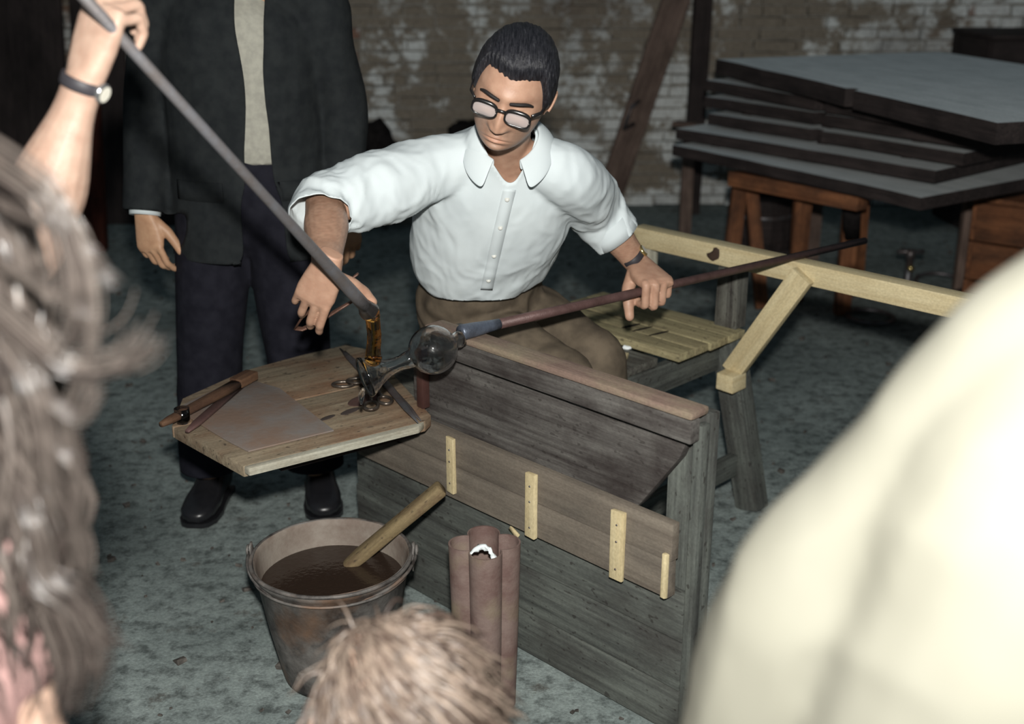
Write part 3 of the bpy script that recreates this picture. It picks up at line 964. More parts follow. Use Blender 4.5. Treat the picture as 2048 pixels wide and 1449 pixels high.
# stick in the bucket
sa, sb = at_z(672, 1152, wz - 0.03), at_y(884, 976, 2.40)
m_ = frame(sa, sb - sa, ZV); L_ = (sb - sa).length
mb = MB(); mb.tube([(-0.02, 0, 0), (0.0, 0, 0), (0.045, 0, 0), (0.075, 0, 0), (L_ * 0.6, 0, 0), (L_ - 0.004, 0, 0), (L_, 0, 0)], [(0.008, 0.006), (0.012, 0.008), (0.019, 0.013), (0.0205, 0.015), (0.0205, 0.015), (0.0205, 0.016), (0.018, 0.013)], 16, Vector((0, 1, 0)), True, 4)
o = mb.build('stirring_stick', STICK, None, world_m=m_, local=True)
tag(o, 'thick wooden stick leaning in the water of the bucket', 'stick')

# ------------------------------------------------------------------ four-lobed iron mould
MC = Vector((-0.056, 2.172, 0.0)); MH = 0.388
mould = thing('lobed_mould', MC, 'tall rusty iron mould with four rounded lobes beside the bucket', 'mould')
def lobed(r0):
    def w(a, z):
        return 1
    return w
def mould_ring(z, sc, inset):
    pts = []
    for k in range(96):
        a = 2 * math.pi * k / 96
        # union of four circles around the centre
        best = 0
        for q in range(4):
            th = q * math.pi / 2 + math.radians(-86)
            cx, cy, rc = 0.040 * math.cos(th), 0.040 * math.sin(th), 0.034
            d = Vector((math.cos(a), math.sin(a)))
            bq = d.x * cx + d.y * cy
            disc = bq * bq - (cx * cx + cy * cy - rc * rc)
            if disc > 0: best = max(best, bq + math.sqrt(disc))
        best = max(best, 0.042)
        pts.append(MC + Vector(((best * sc - inset) * math.cos(a), (best * sc - inset) * math.sin(a), z)))
    return pts
rings = [mould_ring(0, 0.86, 0), mould_ring(MH * 0.5, 0.94, 0), mould_ring(MH, 1, 0), mould_ring(MH, 1, 0.004), mould_ring(MH * 0.5, 0.94, 0.004), mould_ring(0.05, 0.88, 0.004)]
vs_ = [p for r in rings for p in r]; fs_ = []
for i in range(5):
    for k in range(96):
        fs_.append((i * 96 + k, i * 96 + (k + 1) % 96, (i + 1) * 96 + (k + 1) % 96, (i + 1) * 96 + k))
fs_.append(tuple(range(95, -1, -1))); fs_.append(tuple(5 * 96 + k for k in range(96)))
mb = MB(); mb.add(vs_, fs_); mb.build('shell', MOULDM, mould, autosmooth=0.8)
mb = MB()  # opaque white lump, a wet glint in the mould mouth painted as an object
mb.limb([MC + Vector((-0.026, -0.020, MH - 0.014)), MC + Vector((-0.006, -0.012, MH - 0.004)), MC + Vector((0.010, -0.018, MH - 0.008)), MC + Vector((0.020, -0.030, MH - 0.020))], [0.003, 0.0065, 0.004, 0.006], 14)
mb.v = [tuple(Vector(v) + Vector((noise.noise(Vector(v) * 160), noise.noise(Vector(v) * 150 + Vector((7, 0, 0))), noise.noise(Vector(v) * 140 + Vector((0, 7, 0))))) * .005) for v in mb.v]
top_thing(mb, 'painted_glint', plain('painted_glint_white', (0.7, 0.75, 0.76), 0.12), MC + Vector((0, 0, MH - 0.03)), 'opaque white lump standing in for the wet glint in the lobed mould mouth', 'glint stand-in')

# ------------------------------------------------------------------ background: trestle with a fanned pile of dusty boards
pile = [  # front-left px, front-right px, top z, thickness, label
    ((1345, 290), (1842, 396), 0.670, 0.046, 'lowest dark dusty board of the pile, lying on the trestle'),
    ((1352, 257), (1872, 342), 0.735, 0.046, 'second board from the bottom of the dusty pile'),
    ((1416, 227), (1928, 307), 0.800, 0.046, 'third board from the bottom of the dusty pile'),
    ((1410, 193), (1962, 275), 0.865, 0.046, 'fourth board from the bottom of the dusty pile'),
    ((1412, 160), (1988, 258), 0.930, 0.046, 'board directly under the big grey top board of the pile'),
    ((1432, 118), (1995, 246), 1.015, 0.066, 'big grey dust-covered top board of the pile'),
]
for k, (l, r, z, th, lab) in enumerate(pile):
    a, b = at_z(*l, z), at_z(*r, z)
    u = (b - a); L_ = u.length; u.normalize(); v = Vector((-u.y, u.x, 0))
    if v.y < 0: v = -v
    w_ = 0.95 if k < 5 else 1.15
    m_ = frame(a, u, ZV)
    mb = MB()
    # outline with a broken front edge
    e = []
    n = 9
    for i in range(n + 1):
        x = L_ * i / n
        e.append((x, random.uniform(0, 0.014) if 0 < i < n else 0))
        if i == (5 if k == 5 else 4) and k >= 2:
            e += [(x + 0.012, 0.035), (x + 0.05, 0.03), (x + 0.062, 0.0)]
    e += [(L_, w_), (0, w_)]
    root = thing('dusty_board', a - Vector((0, 0, th + 0.018)), lab, 'board')
    mb.prism(e, -th, 0.0, None, 0, 1)
    mb.build('panel', (BLACKW, DUSTW), root, world_m=m_, local=True, smooth=False)
    for fx in (0.14, 0.46, 0.78):
        q0 = m_ @ Vector((L_ * fx, 0.06, -th - 0.0092)); q1 = m_ @ Vector((L_ * fx, w_ - 0.05, -th - 0.0092))
        plank('cleat', BLACKW, q0, q1, 0.05, 0.0178, ZV, root)

tz = 0.603
tl, tr = at_z(1478, 343, tz), at_z(1722, 388, tz)
trestle = thing('trestle', (tl + tr) / 2 * Vector((1, 1, 0)).x if False else Vector(((tl.x + tr.x) / 2, (tl.y + tr.y) / 2, 0)), 'orange-brown wooden trestle under the dusty board pile', 'trestle')
plank('top_beam', TRESTLE, Vector((tl.x, tl.y, tz - 0.031)) - (tr - tl) * 0.05, Vector((tr.x, tr.y, tz - 0.031)) + (tr - tl) * 0.02, 0.07, 0.06, ZV, trestle)
for a, b, w_ in (((1481, 352), (1448, 640), .062), ((1500, 352), (1524, 618), .055), ((1608, 378), (1588, 600), .07), ((1706, 386), (1683, 628), .065), ((1726, 386), (1712, 588), .05)):
    pa = at_z(a[0], a[1], tz - 0.061); pb = at_z(b[0], b[1], 0.0)
    plank('leg', TRESTLE, pa, Vector((pb.x, pb.y, 0.0)), w_, 0.05, Vector((0, 1, 0)), trestle)
pa, pb = at_z(1470, 470, 0.28), at_z(1700, 520, 0.25)
# iron clamp on the right leg
p = at_z(1706, 420, 0.48)
o = top_thing(MB().tube([at_z(1704, 412, 0.5), at_z(1702, 470, 0.36)], [(0.036, 0.034)] * 2, 10, Vector((1, 0, 0)), True, 4), 'black_cloth', SOOT, at_z(1702, 470, 0.36), 'black rag tied around the right-hand leg of the trestle', 'rag')
# rear stand carrying the far end of the pile
stand = thing('rear_stand', (1.75, 6.0, 0), 'dark wooden stand at the far end of the dusty board pile', 'stand')
for x, y in ((0.93, 6.32), (1.5, 5.83), (2.05, 5.28)):
    plank('leg', BEAMW, Vector((x, y, 0)), Vector((x, y, 0.575)), 0.06, 0.05, Vector((0, 1, 0)), stand)
plank('top_beam', BEAMW, Vector((0.86, 6.38, 0.589)), Vector((2.1, 5.22, 0.589)), 0.06, 0.028, ZV, stand)

# leaning beam and post by the brick wall
a, b = at_z(1215, 402, 0.04), at_y(1338, 40, 6.75)
bd = (b - a).normalized()
beam = thing('leaning_beam', a, 'thick brown wooden beam leaning against the brick wall', 'beam')
plank('timber', BEAMW, a - bd * 0.0, a + bd * 2.6, 0.15, 0.10, Vector((0, -1, 0.3)), beam, 0.008)
hk = a + bd * 0.62
hx = at_y(1262, 215, 6.72); hz = at_y(1248, 258, 6.72)
mb = MB(); mb.tube([hx + Vector((0.05, 0.05, 0.03)), hx, hz, hz + Vector((0.06, 0.06, 0.02))], [0.011] * 4, 8)
mb.build('iron_handle', IRON, beam)
a, b = at_y(1372, 415, 6.85), at_y(1390, 40, 6.85)
o = plank('timber_post', BLACKW, Vector((1.035, 6.85, 0.0)), Vector((1.06, 6.85, 2.6)), 0.10, 0.09, Vector((0, 1, 0)), None, 0.006)
tag(o, 'slim dark wooden post standing upright between the leaning beam and the board pile', 'post')

# soot-black sacks by the wall
def lump(name, c, r, mat, label, cat, seed, group=None, amp=0.34):
    mb = MB(); mb.ellipsoid((0, 0, 0), r, None, 30, 20)
    mb.v = [tuple(Vector(v) * (1 + amp * noise.fractal(Vector(v) * 5 + Vector((seed, 0, 0)), 1.0, 2.0, 4))) for v in mb.v]
    mb.v = [(x, y, max(z, -r[2] * 0.86)) for x, y, z in mb.v]
    o = mb.build(name, mat, None, world_m=Matrix.Translation(Vector(c)), local=True)
    return tag(o, label, cat, group)
lump('coal_sack', (-0.80, 6.60, 0.26), (0.24, 0.17, 0.30), SOOT, 'soot-black sack against the brick wall, next to the suited man', 'sack', 3)
lump('coal_sack', (-0.18, 6.66, 0.26), (0.22, 0.17, 0.31), SOOT, 'soot-black sack against the brick wall, behind the white-shirted shoulder', 'sack', 9)
# barrel behind the trestle
bc = Vector((1.22, 5.78, 0))
barrel = thing('barrel', bc, 'dark round wooden tub behind the trestle legs', 'tub')
nst = 18
for k in range(nst):
    a0, a1 = 2 * math.pi * k / nst + 0.012, 2 * math.pi * (k + 1) / nst - 0.012
    mb = MB(); vs_ = []
    prof = [(0.135, 0), (0.165, 0.15), (0.15, 0.33)]
    for r_, z_ in prof:
        for rr in (r_, r_ - 0.015):
            for aa in (a0, a1):
                vs_.append(bc + Vector((rr * math.cos(aa), rr * math.sin(aa), z_)))
    fs_ = []
    for i in range(2):
        q = i * 4
        fs_ += [(q, q + 1, q + 5, q + 4), (q + 1, q + 3, q + 7, q + 5), (q + 3, q + 2, q + 6, q + 7), (q + 2, q, q + 4, q + 6)]
    fs_ += [(0, 2, 3, 1), (8, 9, 11, 10)]
    mb.add(vs_, fs_); mb.build('stave', BLACKW, barrel, smooth=False)
mb = MB()
for r_, z_ in ((0.156, 0.07), (0.163, 0.25)):
    mb.tube([bc + Vector((r_ * math.cos(a), r_ * math.sin(a), z_)) for a in [2 * math.pi * i / 36 for i in range(37)]], [(0.012, 0.003)] * 37, 6, Vector((0, 0, 1)), False)
mb.build('hoop', IRON, barrel)
mb = MB(); mb.lathe([(0.0, 0.30), (0.145, 0.30), (0.145, 0.285), (0, 0.285)], 24, Matrix.Translation(bc)); mb.build('lid', BLACKW, barrel)

# hoops on the floor, right
def hoop(c, R, r, label, tilt=0.0):
    mb = MB()
    q = Matrix.Rotation(tilt, 3, 'X')
    mb.tube([q @ Vector((R * math.cos(a), R * math.sin(a), 0)) for a in [2 * math.pi * i / 40 for i in range(41)]], [r] * 41, 8, None, False)
    o = mb.build('iron_hoop', IRON, None, world_m=Matrix.Translation(Vector(c) + Vector((0, 0, r + abs(math.sin(tilt)) * R))), local=True)
    tag(o, label, 'hoop')
p = at_z(1740, 638, 0.0); hoop((p.x, p.y, 0), 0.095, 0.010, 'small brown iron hoop lying on the floor below the trestle')
p = at_z(1880, 575, 0.0); hoop((p.x, p.y, 0), 0.11, 0.010, 'iron hoop on the floor beside the small iron stand', 0.12)
# small iron stand with a knob
p = at_z(1812, 585, 0.0)
st = thing('iron_stand', (p.x, p.y, 0), 'small iron stand with a brass knob on the floor at far right', 'stand')
mb = MB(); mb.lathe([(0, 0), (0.05, 0), (0.05, 0.012), (0.02, 0.02), (0.016, 0.16), (0.022, 0.165), (0.022, 0.2), (0, 0.2)], 20, Matrix.Translation((p.x, p.y, 0)))
mb.build('column', IRON, st)
mb = MB(); mb.ellipsoid((p.x, p.y - 0.026, 0.12), (0.016, 0.014, 0.016)); mb.build('knob', GOLD, st)
mb = MB(); mb.tube([(p.x - 0.06, p.y, 0.19), (p.x + 0.06, p.y, 0.19)], [0.011, 0.011], 10); mb.build('crossbar', IRON, st)

# crates at the right
def crate(c, d, rz, mat, label, slats=3):
    t = thing('wooden_crate', (c[0], c[1], c[2]), label, 'crate')
    q = Matrix.Rotation(rz, 3, 'Z')
    C = Vector(c)
    x, y, z = d
    for i in range(slats):
        h = z / slats
        zc = h * (i + 0.5)
        for s_ in (-1, 1):
            plank('slat', mat, C + q @ Vector((-x / 2, s_ * y / 2, zc)), C + q @ Vector((x / 2, s_ * y / 2, zc)), h - 0.008, 0.018, q @ Vector((0, 1, 0)), t)
            plank('slat', mat, C + q @ Vector((s_ * x / 2, -y / 2 + .012, zc)), C + q @ Vector((s_ * x / 2, y / 2 - .012, zc)), h - 0.008, 0.018, q @ Vector((1, 0, 0)), t)
    plank('base', mat, C + q @ Vector((-x / 2, 0, 0.012)), C + q @ Vector((x / 2, 0, 0.012)), y - 0.03, 0.02, ZV, t)
    plank('lid', mat, C + q @ Vector((-x / 2 - .01, 0, z + 0.01)), C + q @ Vector((x / 2 + .01, 0, z + 0.01)), y + 0.03, 0.02, ZV, t)
crate((2.33, 5.0, 0.0), (0.7, 0.5, 0.50), 0.9, TRESTLE, 'reddish brown wooden crate on the floor under the right end of the board pile')
crate((3.1, 6.62, 0.0), (1.3, 0.5, 1.02), 0.05, BLACKW, 'tall blackened wooden crate against the wall behind the board pile', 4)

# left background
for i, x in enumerate((-3.5, -3.2, -2.88, -2.58, -2.26, -1.95, -1.62)):
    o = plank('wide_plank', BLACKW, Vector((x, 6.58 - 0.03 * (i % 2), 0.0)), Vector((x + random.uniform(-.01, .01), 6.98 - 0.03 * (i % 2), 2.3)), 0.29, 0.03, Vector((0, -1, 0.2)), None)
    tag(o, 'dark wide plank leaning against the wall behind the raised arm', 'plank', 'dark planks leaning behind the raised arm')
o = plank('wooden_post', wood('red_brown_wood', srgb(120, 62, 46), srgb(74, 40, 32), srgb(40, 28, 26), 0.6), at_z(196, 500, 0.0), at_y(176, 150, 5.9), 0.09, 0.07, Vector((0, -1, 0)), None)
tag(o, 'dark red-brown post at far left behind the suited man\'s hand', 'post')

# ------------------------------------------------------------------ figure helpers
def remesh(mb, voxel, smooth=3, fac=0.5):
    """union of overlapping closed shapes as one skin"""
    me = mb.mesh('tmp', (), False)
    bm = bmesh.new(); bm.from_mesh(me)
    bmesh.ops.recalc_face_normals(bm, faces=bm.faces)
    bm.to_mesh(me); bm.free()
    ob = bpy.data.objects.new('tmp', me)
    COL.objects.link(ob)
    r = ob.modifiers.new('r', 'REMESH'); r.mode = 'VOXEL'; r.voxel_size = voxel
    if smooth:
        s = ob.modifiers.new('s', 'SMOOTH'); s.iterations = smooth; s.factor = fac
    dg = bpy.context.evaluated_depsgraph_get(); dg.update()
    ev = ob.evaluated_get(dg)
    m2 = ev.to_mesh()
    n = len(m2.vertices)
    co = np.empty(n * 3, np.float32); m2.vertices.foreach_get('co', co)
    faces = [tuple(p.vertices) for p in m2.polygons]
    ev.to_mesh_clear()
    bpy.data.objects.remove(ob, do_unlink=True); bpy.data.meshes.remove(me)
    return co.reshape(-1, 3).astype(float), faces

def np_mesh(name, co, faces, mats, tint=None, smooth=True):
    me = bpy.data.meshes.new(name)
    me.from_pydata(co.tolist() if hasattr(co, 'tolist') else co, [], faces)
    for m in mats: me.materials.append(m)
    me.polygons.foreach_set('use_smooth', [smooth] * len(me.polygons))
    if tint is not None:
        at = me.color_attributes.new('tint', 'FLOAT_COLOR', 'POINT')
        at.data.foreach_set('color', np.concatenate([tint, np.ones((len(tint), 1))], 1).astype(np.float32).ravel())
    me.update()
    return me

def vnormals(co, faces):
    me = bpy.data.meshes.new('t'); me.from_pydata(co.tolist(), [], faces); me.update()
    n = np.empty(len(co) * 3, np.float32); me.vertices.foreach_get('normal', n)
    bpy.data.meshes.remove(me)
    return n.reshape(-1, 3)

def sstep(a, b, x):
    t = np.clip((x - a) / (b - a), 0, 1)
    return t * t * (3 - 2 * t)

def g2(x, z, x0, z0, sx, sz):
    return np.exp(-((x - x0) / sx) ** 2 - ((z - z0) / sz) ** 2)

def head_shape(nu=176, nv=120, face=True, child=False):
    """head in its own frame: -Y is the face, +Z the crown, +X the person's left"""
    t = (np.arange(1, nv) / nv) * np.pi
    ph = np.arange(nu) / nu * 2 * np.pi
    T, PH = np.meshgrid(t, ph, indexing='ij')
    dz = np.cos(T)
    ex = np.where(dz > 0, 0.72, 0.58)
    rh = np.sin(T) ** ex
    low = sstep(0.05, -1.0, dz)
    x = 0.0765 * rh * np.sin(PH) * (1 - 0.05 * low)
    cf = np.cos(PH)
    front = cf > 0
    y = np.where(front, -0.094 * rh * cf, -0.104 * rh * cf)
    z = 0.117 * dz
    # nape: the back of the skull tucks in towards the neck
    back = sstep(0.1, -0.6, cf)
    y = y * (1 - 0.50 * low * back)
    x = x * (1 - 0.18 * low * back)
    if face:
        w = sstep(0.12, 0.55, cf)
        d = np.zeros_like(x)
        # brow and sockets
        d += 0.0065 * g2(x, z, 0.0, 0.033, 0.05, 0.012)
        for s in (-1, 1):
            d -= 0.0115 * g2(x, z, s * 0.032, 0.012, 0.019, 0.0125)
            d += 0.0070 * g2(x, z, s * 0.032, 0.010, 0.0125, 0.0085)     # closed lids over the eyes
            d -= 0.0022 * g2(x, z, s * 0.032, 0.0045, 0.013, 0.002)
            d += 0.0050 * g2(x, z, s * 0.045, -0.022, 0.02, 0.018)       # cheekbones
            d -= 0.0030 * g2(x, z, s * 0.038, -0.060, 0.014, 0.02)
            d -= 0.0020 * g2(x, z, s * 0.026, -0.050, 0.005, 0.012)
        # nose
        ridge = sstep(0.034, -0.030, z) * sstep(-0.0500, -0.0400, z)
        d += 0.0235 * np.exp(-(x / (0.0100 + 0.0055 * sstep(0.02, -0.03, z))) ** 2) * ridge
        for s in (-1, 1):
            d += 0.0075 * g2(x, z, s * 0.0150, -0.0365, 0.0070, 0.0075)
        # mouth and chin
        zm = z + 7.0 * x * x
        d += 0.0048 * g2(x, zm, 0, -0.0655, 0.022, 0.0048)
        d += 0.0058 * g2(x, zm, 0, -0.0770, 0.018, 0.0052)
        d -= 0.0042 * g2(x, zm, 0, -0.0712, 0.024, 0.0017)
        d -= 0.0040 * g2(x, z, 0, -0.0870, 0.02, 0.005)
        d += 0.0130 * g2(x, z, 0, -0.1040, 0.032, 0.014)
        d += 0.0060 * g2(x, z, 0, -0.090, 0.055, 0.03)
        y = y - d * w
    co = np.stack([x, y, z], -1).reshape(-1, 3)
    top = np.array([[0, 0, 0.117]]); bot = np.array([[0, -0.012, -0.117]])
    co = np.concatenate([co, top, bot])
    fs = []
    R = nv - 1
    for j in range(R - 1):
        for i in range(nu):
            i2 = (i + 1) % nu
            fs.append((j * nu + i, (j + 1) * nu + i, (j + 1) * nu + i2, j * nu + i2))
    tp, bt = R * nu, R * nu + 1
    for i in range(nu):
        i2 = (i + 1) % nu
        fs.append((tp, i, i2)); fs.append((bt, (R - 1) * nu + i2, (R - 1) * nu + i))
    return co, fs

def ear_mesh(s):
    mb = MB()
    q = Matrix.Rotation(math.radians(-24) * s, 3, 'Z') @ Matrix.Rotation(math.radians(-10), 3, 'X')
    c = Vector((s * 0.0770, 0.014, -0.010))
    mb.ellipsoid(c, (0.0065, 0.0155, 0.027), q, 20, 16)
    rim = []
    for i in range(17):
        a = math.radians(-60 + 290 * i / 16)
        rim.append(c + q @ Vector((s * 0.005, -0.0150 * math.cos(a + 0.3), 0.0265 * math.sin(a))))
    mb.tube(rim, [0.0036] * 17, 8)
    return mb

def orient(fwd, up):
    f = Vector(fwd).normalized()
    u = Vector(up); u = (u - f * u.dot(f)).normalized()
    y = -f
    x = y.cross(u).normalized()
    return Matrix((x, y, u)).transposed()

FING = [  # x, y of knuckle, segment lengths, radius
    (0.030, 0.092, (0.044, 0.027, 0.022), 0.0092),
    (0.0095, 0.096, (0.048, 0.031, 0.023), 0.0094),
    (-0.0115, 0.092, (0.044, 0.029, 0.023), 0.0090),
    (-0.0310, 0.083, (0.035, 0.022, 0.020), 0.0080)]

def hand_shapes(mb, wrist, fwd, back, side, curls, spread=(0, 0, 0, 0), thumb=((0.75, 0.55, -0.35), (0.35, 0.85, -0.4), (0.2, 0.9, -0.4)), sc=1.0):
    """side=+1: thumb towards +X of the hand frame. curls: per finger three bend angles in degrees. returns nail points"""
    f = Vector(fwd).normalized(); b = Vector(back); b = (b - f * b.dot(f)).normalized()
    x = f.cross(b).normalized() * side
    M = Matrix((x, f, b)).transposed()
    W = Vector(wrist)
    tw = lambda p: W + M @ (Vector(p) * sc)
    nails = []
    # palm
    mb.tube([tw((0, -0.03, 0)), tw((0, -0.012, 0)), tw((0.001, 0.012, -0.001)), tw((0.002, 0.04, -0.002)), tw((0.001, 0.07, -0.001)), tw((0, 0.088, 0)), tw((0, 0.098, -0.001))],
            [(0.023 * sc, 0.017 * sc), (0.027 * sc, 0.0195 * sc), (0.032 * sc, 0.0195 * sc), (0.038 * sc, 0.018 * sc), (0.041 * sc, 0.0155 * sc), (0.039 * sc, 0.013 * sc), (0.034 * sc, 0.009 * sc)], 24, M @ Vector((1, 0, 0)), True, 2.6)
    for k, (fx, fy, seg, r) in enumerate(FING):
        a = math.radians(spread[k])
        p = Vector((fx, fy - 0.012, 0.0))
        pts = [p.copy()]; rs = [r * 1.06]
        ang = 0.0
        d0 = Vector((math.sin(a), math.cos(a), 0))
        p = Vector((fx, fy, 0.0015)); pts.append(p.copy()); rs.append(r * 1.04)
        for j in range(3):
            ang += math.radians(curls[k][j])
            d = d0 * math.cos(ang) + Vector((0, 0, -1)) * math.sin(ang)
            pts.append(p + d * seg[j] * 0.5); rs.append(r * (0.98, 0.92, 0.86)[j])
            p = p + d * seg[j]
            pts.append(p.copy()); rs.append(r * (0.98, 0.90, 0.74)[j])
        nrm = d0 * math.sin(ang) + Vector((0, 0, 1)) * math.cos(ang)
        nails.append((tw(p - d * 0.008 + nrm * r * 0.85), M @ nrm))
        mb.limb([tw(q) for q in pts], [r_ * sc for r_ in rs], 12, None, 3)
    p = Vector((0.022, 0.022, -0.006)); pts = [p.copy()]; rs = [0.0155]
    for j, (d, L_, r) in enumerate(zip(thumb, (0.042, 0.032, 0.026), (0.0140, 0.0122, 0.0102))):
        d = Vector(d).normalized()
        pts.append(p + d * L_ * 0.5); rs.append(r * 1.06)
        p = p + d * L_
        pts.append(p.copy()); rs.append(r)
    d = Vector(thumb[2]).normalized(); up = Vector((0.5, -0.3, 0.8)); up = (up - d * up.dot(d)).normalized()
    nails.append((tw(p - d * 0.006 + up * 0.0085), M @ up))
    mb.limb([tw(q) for q in pts], [r_ * sc for r_ in rs], 12, None, 3)
    return nails

def tints(co, nails):
    t = np.ones((len(co), 3))
    for p, n in nails:
        d = co - np.array(p)
        m = (np.linalg.norm(d, axis=1) < 0.0062)
        t[m] = (1.12, 1.08, 1.08)
    return t

class Joined:
    def __init__(s): s.co, s.f, s.t, s.n = [], [], [], 0
    def add(s, co, faces, tint=None):
        co = np.asarray(co, float)
        s.co.append(co); s.f += [tuple(i + s.n for i in f) for f in faces]
        s.t.append(np.ones((len(co), 3)) if tint is None else tint); s.n += len(co)
    def obj(s, name, mat, parent):
        base = np.array(WM[parent.name].translation) if parent is not None else np.zeros(3)
        me = np_mesh(name, np.concatenate(s.co) - base, s.f, (mat,), np.concatenate(s.t))
        o = bpy.data.objects.new(name, me)
        return link(o, parent, WM[parent.name].copy() if parent is not None else None)

def cloth_obj(name, co, faces, mat, parent, thick=0.003, sharp=None):
    base = np.array(WM[parent.name].translation)
    me = np_mesh(name, co - base, faces, (mat,))
    o = bpy.data.objects.new(name, me)
    link(o, parent, WM[parent.name].copy())
    if thick:
        s = o.modifiers.new('thickness', 'SOLIDIFY'); s.thickness = thick; s.offset = -1
    return o

def folds(co, faces, amp, freq, seed, stretch=(1, 1, 1), ridged=True, mask=None):
    n = vnormals(co, faces)
    st = Vector(stretch)
    out = co.copy()
    for i in range(len(co)):
        p = Vector(co[i])
        q = Vector((p.x * st.x, p.y * st.y, p.z * st.z)) * freq + Vector((seed, seed * 1.7, 0))
        w = Vector((noise.noise(q * 0.5), noise.noise(q * 0.5 + Vector((9, 0, 0))), noise.noise(q * 0.5 + Vector((0, 9, 0)))))
        v = noise.noise(q + w * 1.3)
        if ridged: v = (1 - 2.2 * abs(v)) * 0.7
        v2 = noise.noise(q * 2.3 + w)
        a = amp * (mask[i] if mask is not None else 1)
        out[i] += n[i] * a * (v + 0.35 * v2)
    return out

def cut(co, faces, tests):
    """drop faces whose centre passes any test"""
    c = np.array([co[list(f)].mean(0) for f in faces])
    keep = np.ones(len(faces), bool)
    for t in tests: keep &= ~t(c)
    return [f for f, k in zip(faces, keep) if k]

def smooth_edges(co, faces, iters=6, near=None, r=1.0):
    """evens out the open edges left by cut()"""
    cnt = {}
    for f in faces:
        for i in range(len(f)):
            a, b = f[i], f[(i + 1) % len(f)]
            k = (a, b) if a < b else (b, a)
            cnt[k] = cnt.get(k, 0) + 1
    nb = {}
    for (a, b), c in cnt.items():
        if c == 1:
            nb.setdefault(a, []).append(b); nb.setdefault(b, []).append(a)
    idx = [i for i in nb if len(nb[i]) == 2 and (near is None or np.linalg.norm(co[i] - np.array(near)) < r)]
    co = co.copy()
    for _ in range(iters):
        new = {i: co[i] * .4 + .3 * (co[nb[i][0]] + co[nb[i][1]]) for i in idx}
        for i, p in new.items(): co[i] = p
    return co

def bisect(co, faces, planes):
    """planes: (point, outward normal, radius): trims what lies beyond the plane near the point"""
    bm = bmesh.new()
    vs = [bm.verts.new(p) for p in co]
    bm.verts.ensure_lookup_table()
    for f in faces:
        try: bm.faces.new([vs[i] for i in f])
        except ValueError: pass
    for p, n, r in planes:
        p, n = Vector(p), Vector(n).normalized()
        fc = [f for f in bm.faces if (f.calc_center_median() - p).length < r]
        geom = list({v for f in fc for v in f.verts}) + list({e for f in fc for e in f.edges}) + fc
        bmesh.ops.bisect_plane(bm, geom=geom, plane_co=p, plane_no=n)
        dead = [f for f in bm.faces if (f.calc_center_median() - p).dot(n) > 1e-5 and (f.calc_center_median() - p).length < r * 1.3]
        bmesh.ops.delete(bm, geom=dead, context='FACES')
    loose = [v for v in bm.verts if not v.link_faces]
    bmesh.ops.delete(bm, geom=loose, context='VERTS')
    bm.verts.index_update()
    co2 = np.array([v.co[:] for v in bm.verts]); f2 = [tuple(v.index for v in f.verts) for f in bm.faces]
    bm.free()
    return co2, f2

def add_head(J, centre, fwd, up, sc=1.0, beard=0.0, nu=176, nv=120, lips=(1.0, 0.74, 0.72)):
    co, fs = head_shape(nu, nv)
    t = np.ones((len(co), 3))
    x, y, z = co.T
    fr = (y < -0.03)
    lip = g2(x, z + 7.0 * x * x, 0, -0.071, 0.021, 0.0080) * fr
    t *= 1 - (1 - np.array(lips))[None, :] * np.clip(lip * 1.4, 0, 1)[:, None]
    if beard:
        sh = sstep(-0.035, -0.062, z) * (1 - np.clip(lip * 1.6, 0, 1)) * sstep(0.02, -0.02, y)
        t *= 1 - beard * sh[:, None] * np.array([0.42, 0.36, 0.32])[None, :]
    M = np.array(orient(fwd, up))
    J.add(co * sc @ M.T + np.array(centre), fs, t)
    for s in (-1, 1):
        e = ear_mesh(s)
        J.add(np.array([v[:] if hasattr(v, '__len__') else v for v in e.v]) * sc @ M.T + np.array(centre), e.f)
    return Matrix(M.tolist())

def hair_cap(parent, centre, M, mat, sc=1.0, thick=0.012, front=0.062, side=-0.005, back=-0.075, seed=1, groove=1.0, name='hair'):
    """combed-back hair grown out of the scalp"""
    co, fs = head_shape(220, 140, face=False)
    x, y, z = co.T
    # hairline height as a function of where we are around the head
    ang = np.arctan2(np.abs(x), -y)           # 0 front .. pi back
    hl = front + 0.004 * np.sin(np.clip(ang / 0.8, 0, 1) * math.pi)
    hl = hl + (side - front) * sstep(0.80, 1.22, ang) + (back - side) * sstep(1.55, 2.1, ang)
    hl = hl + np.array([0.0035 * noise.noise(Vector((a * 160, seed, 0))) for a in x]) * (ang < 0.9)
    m = sstep(-0.006, 0.022, z - hl)
    keep = (z - hl) > -0.008
    d = co / np.linalg.norm(co, axis=1)[:, None]
    gro = np.array([noise.noise(Vector((a * 190, b * 14, c * 30 + seed))) + 0.6 * noise.noise(Vector((a * 420, b * 20, c * 40 + seed))) for a, b, c in co])
    lift = 0.35 + 0.65 * sstep(-0.06, 0.08, z)
    co = co + d * (m * (thick * lift + 0.0022 * gro * groove))[:, None] - d * ((1 - m) * 0.004)[:, None]
    fs = [f for f in fs if all(keep[i] for i in f)]
    used = sorted({i for f in fs for i in f}); mp = {a: i for i, a in enumerate(used)}
    co = co[used]; fs = [tuple(mp[i] for i in f) for f in fs]
    co = co * sc @ np.array(M).T + np.array(centre)
    base = np.array(WM[parent.name].translation)
    me = np_mesh(name, co - base, fs, (mat,))
    o = bpy.data.objects.new(name, me)
    return link(o, parent, WM[parent.name].copy())

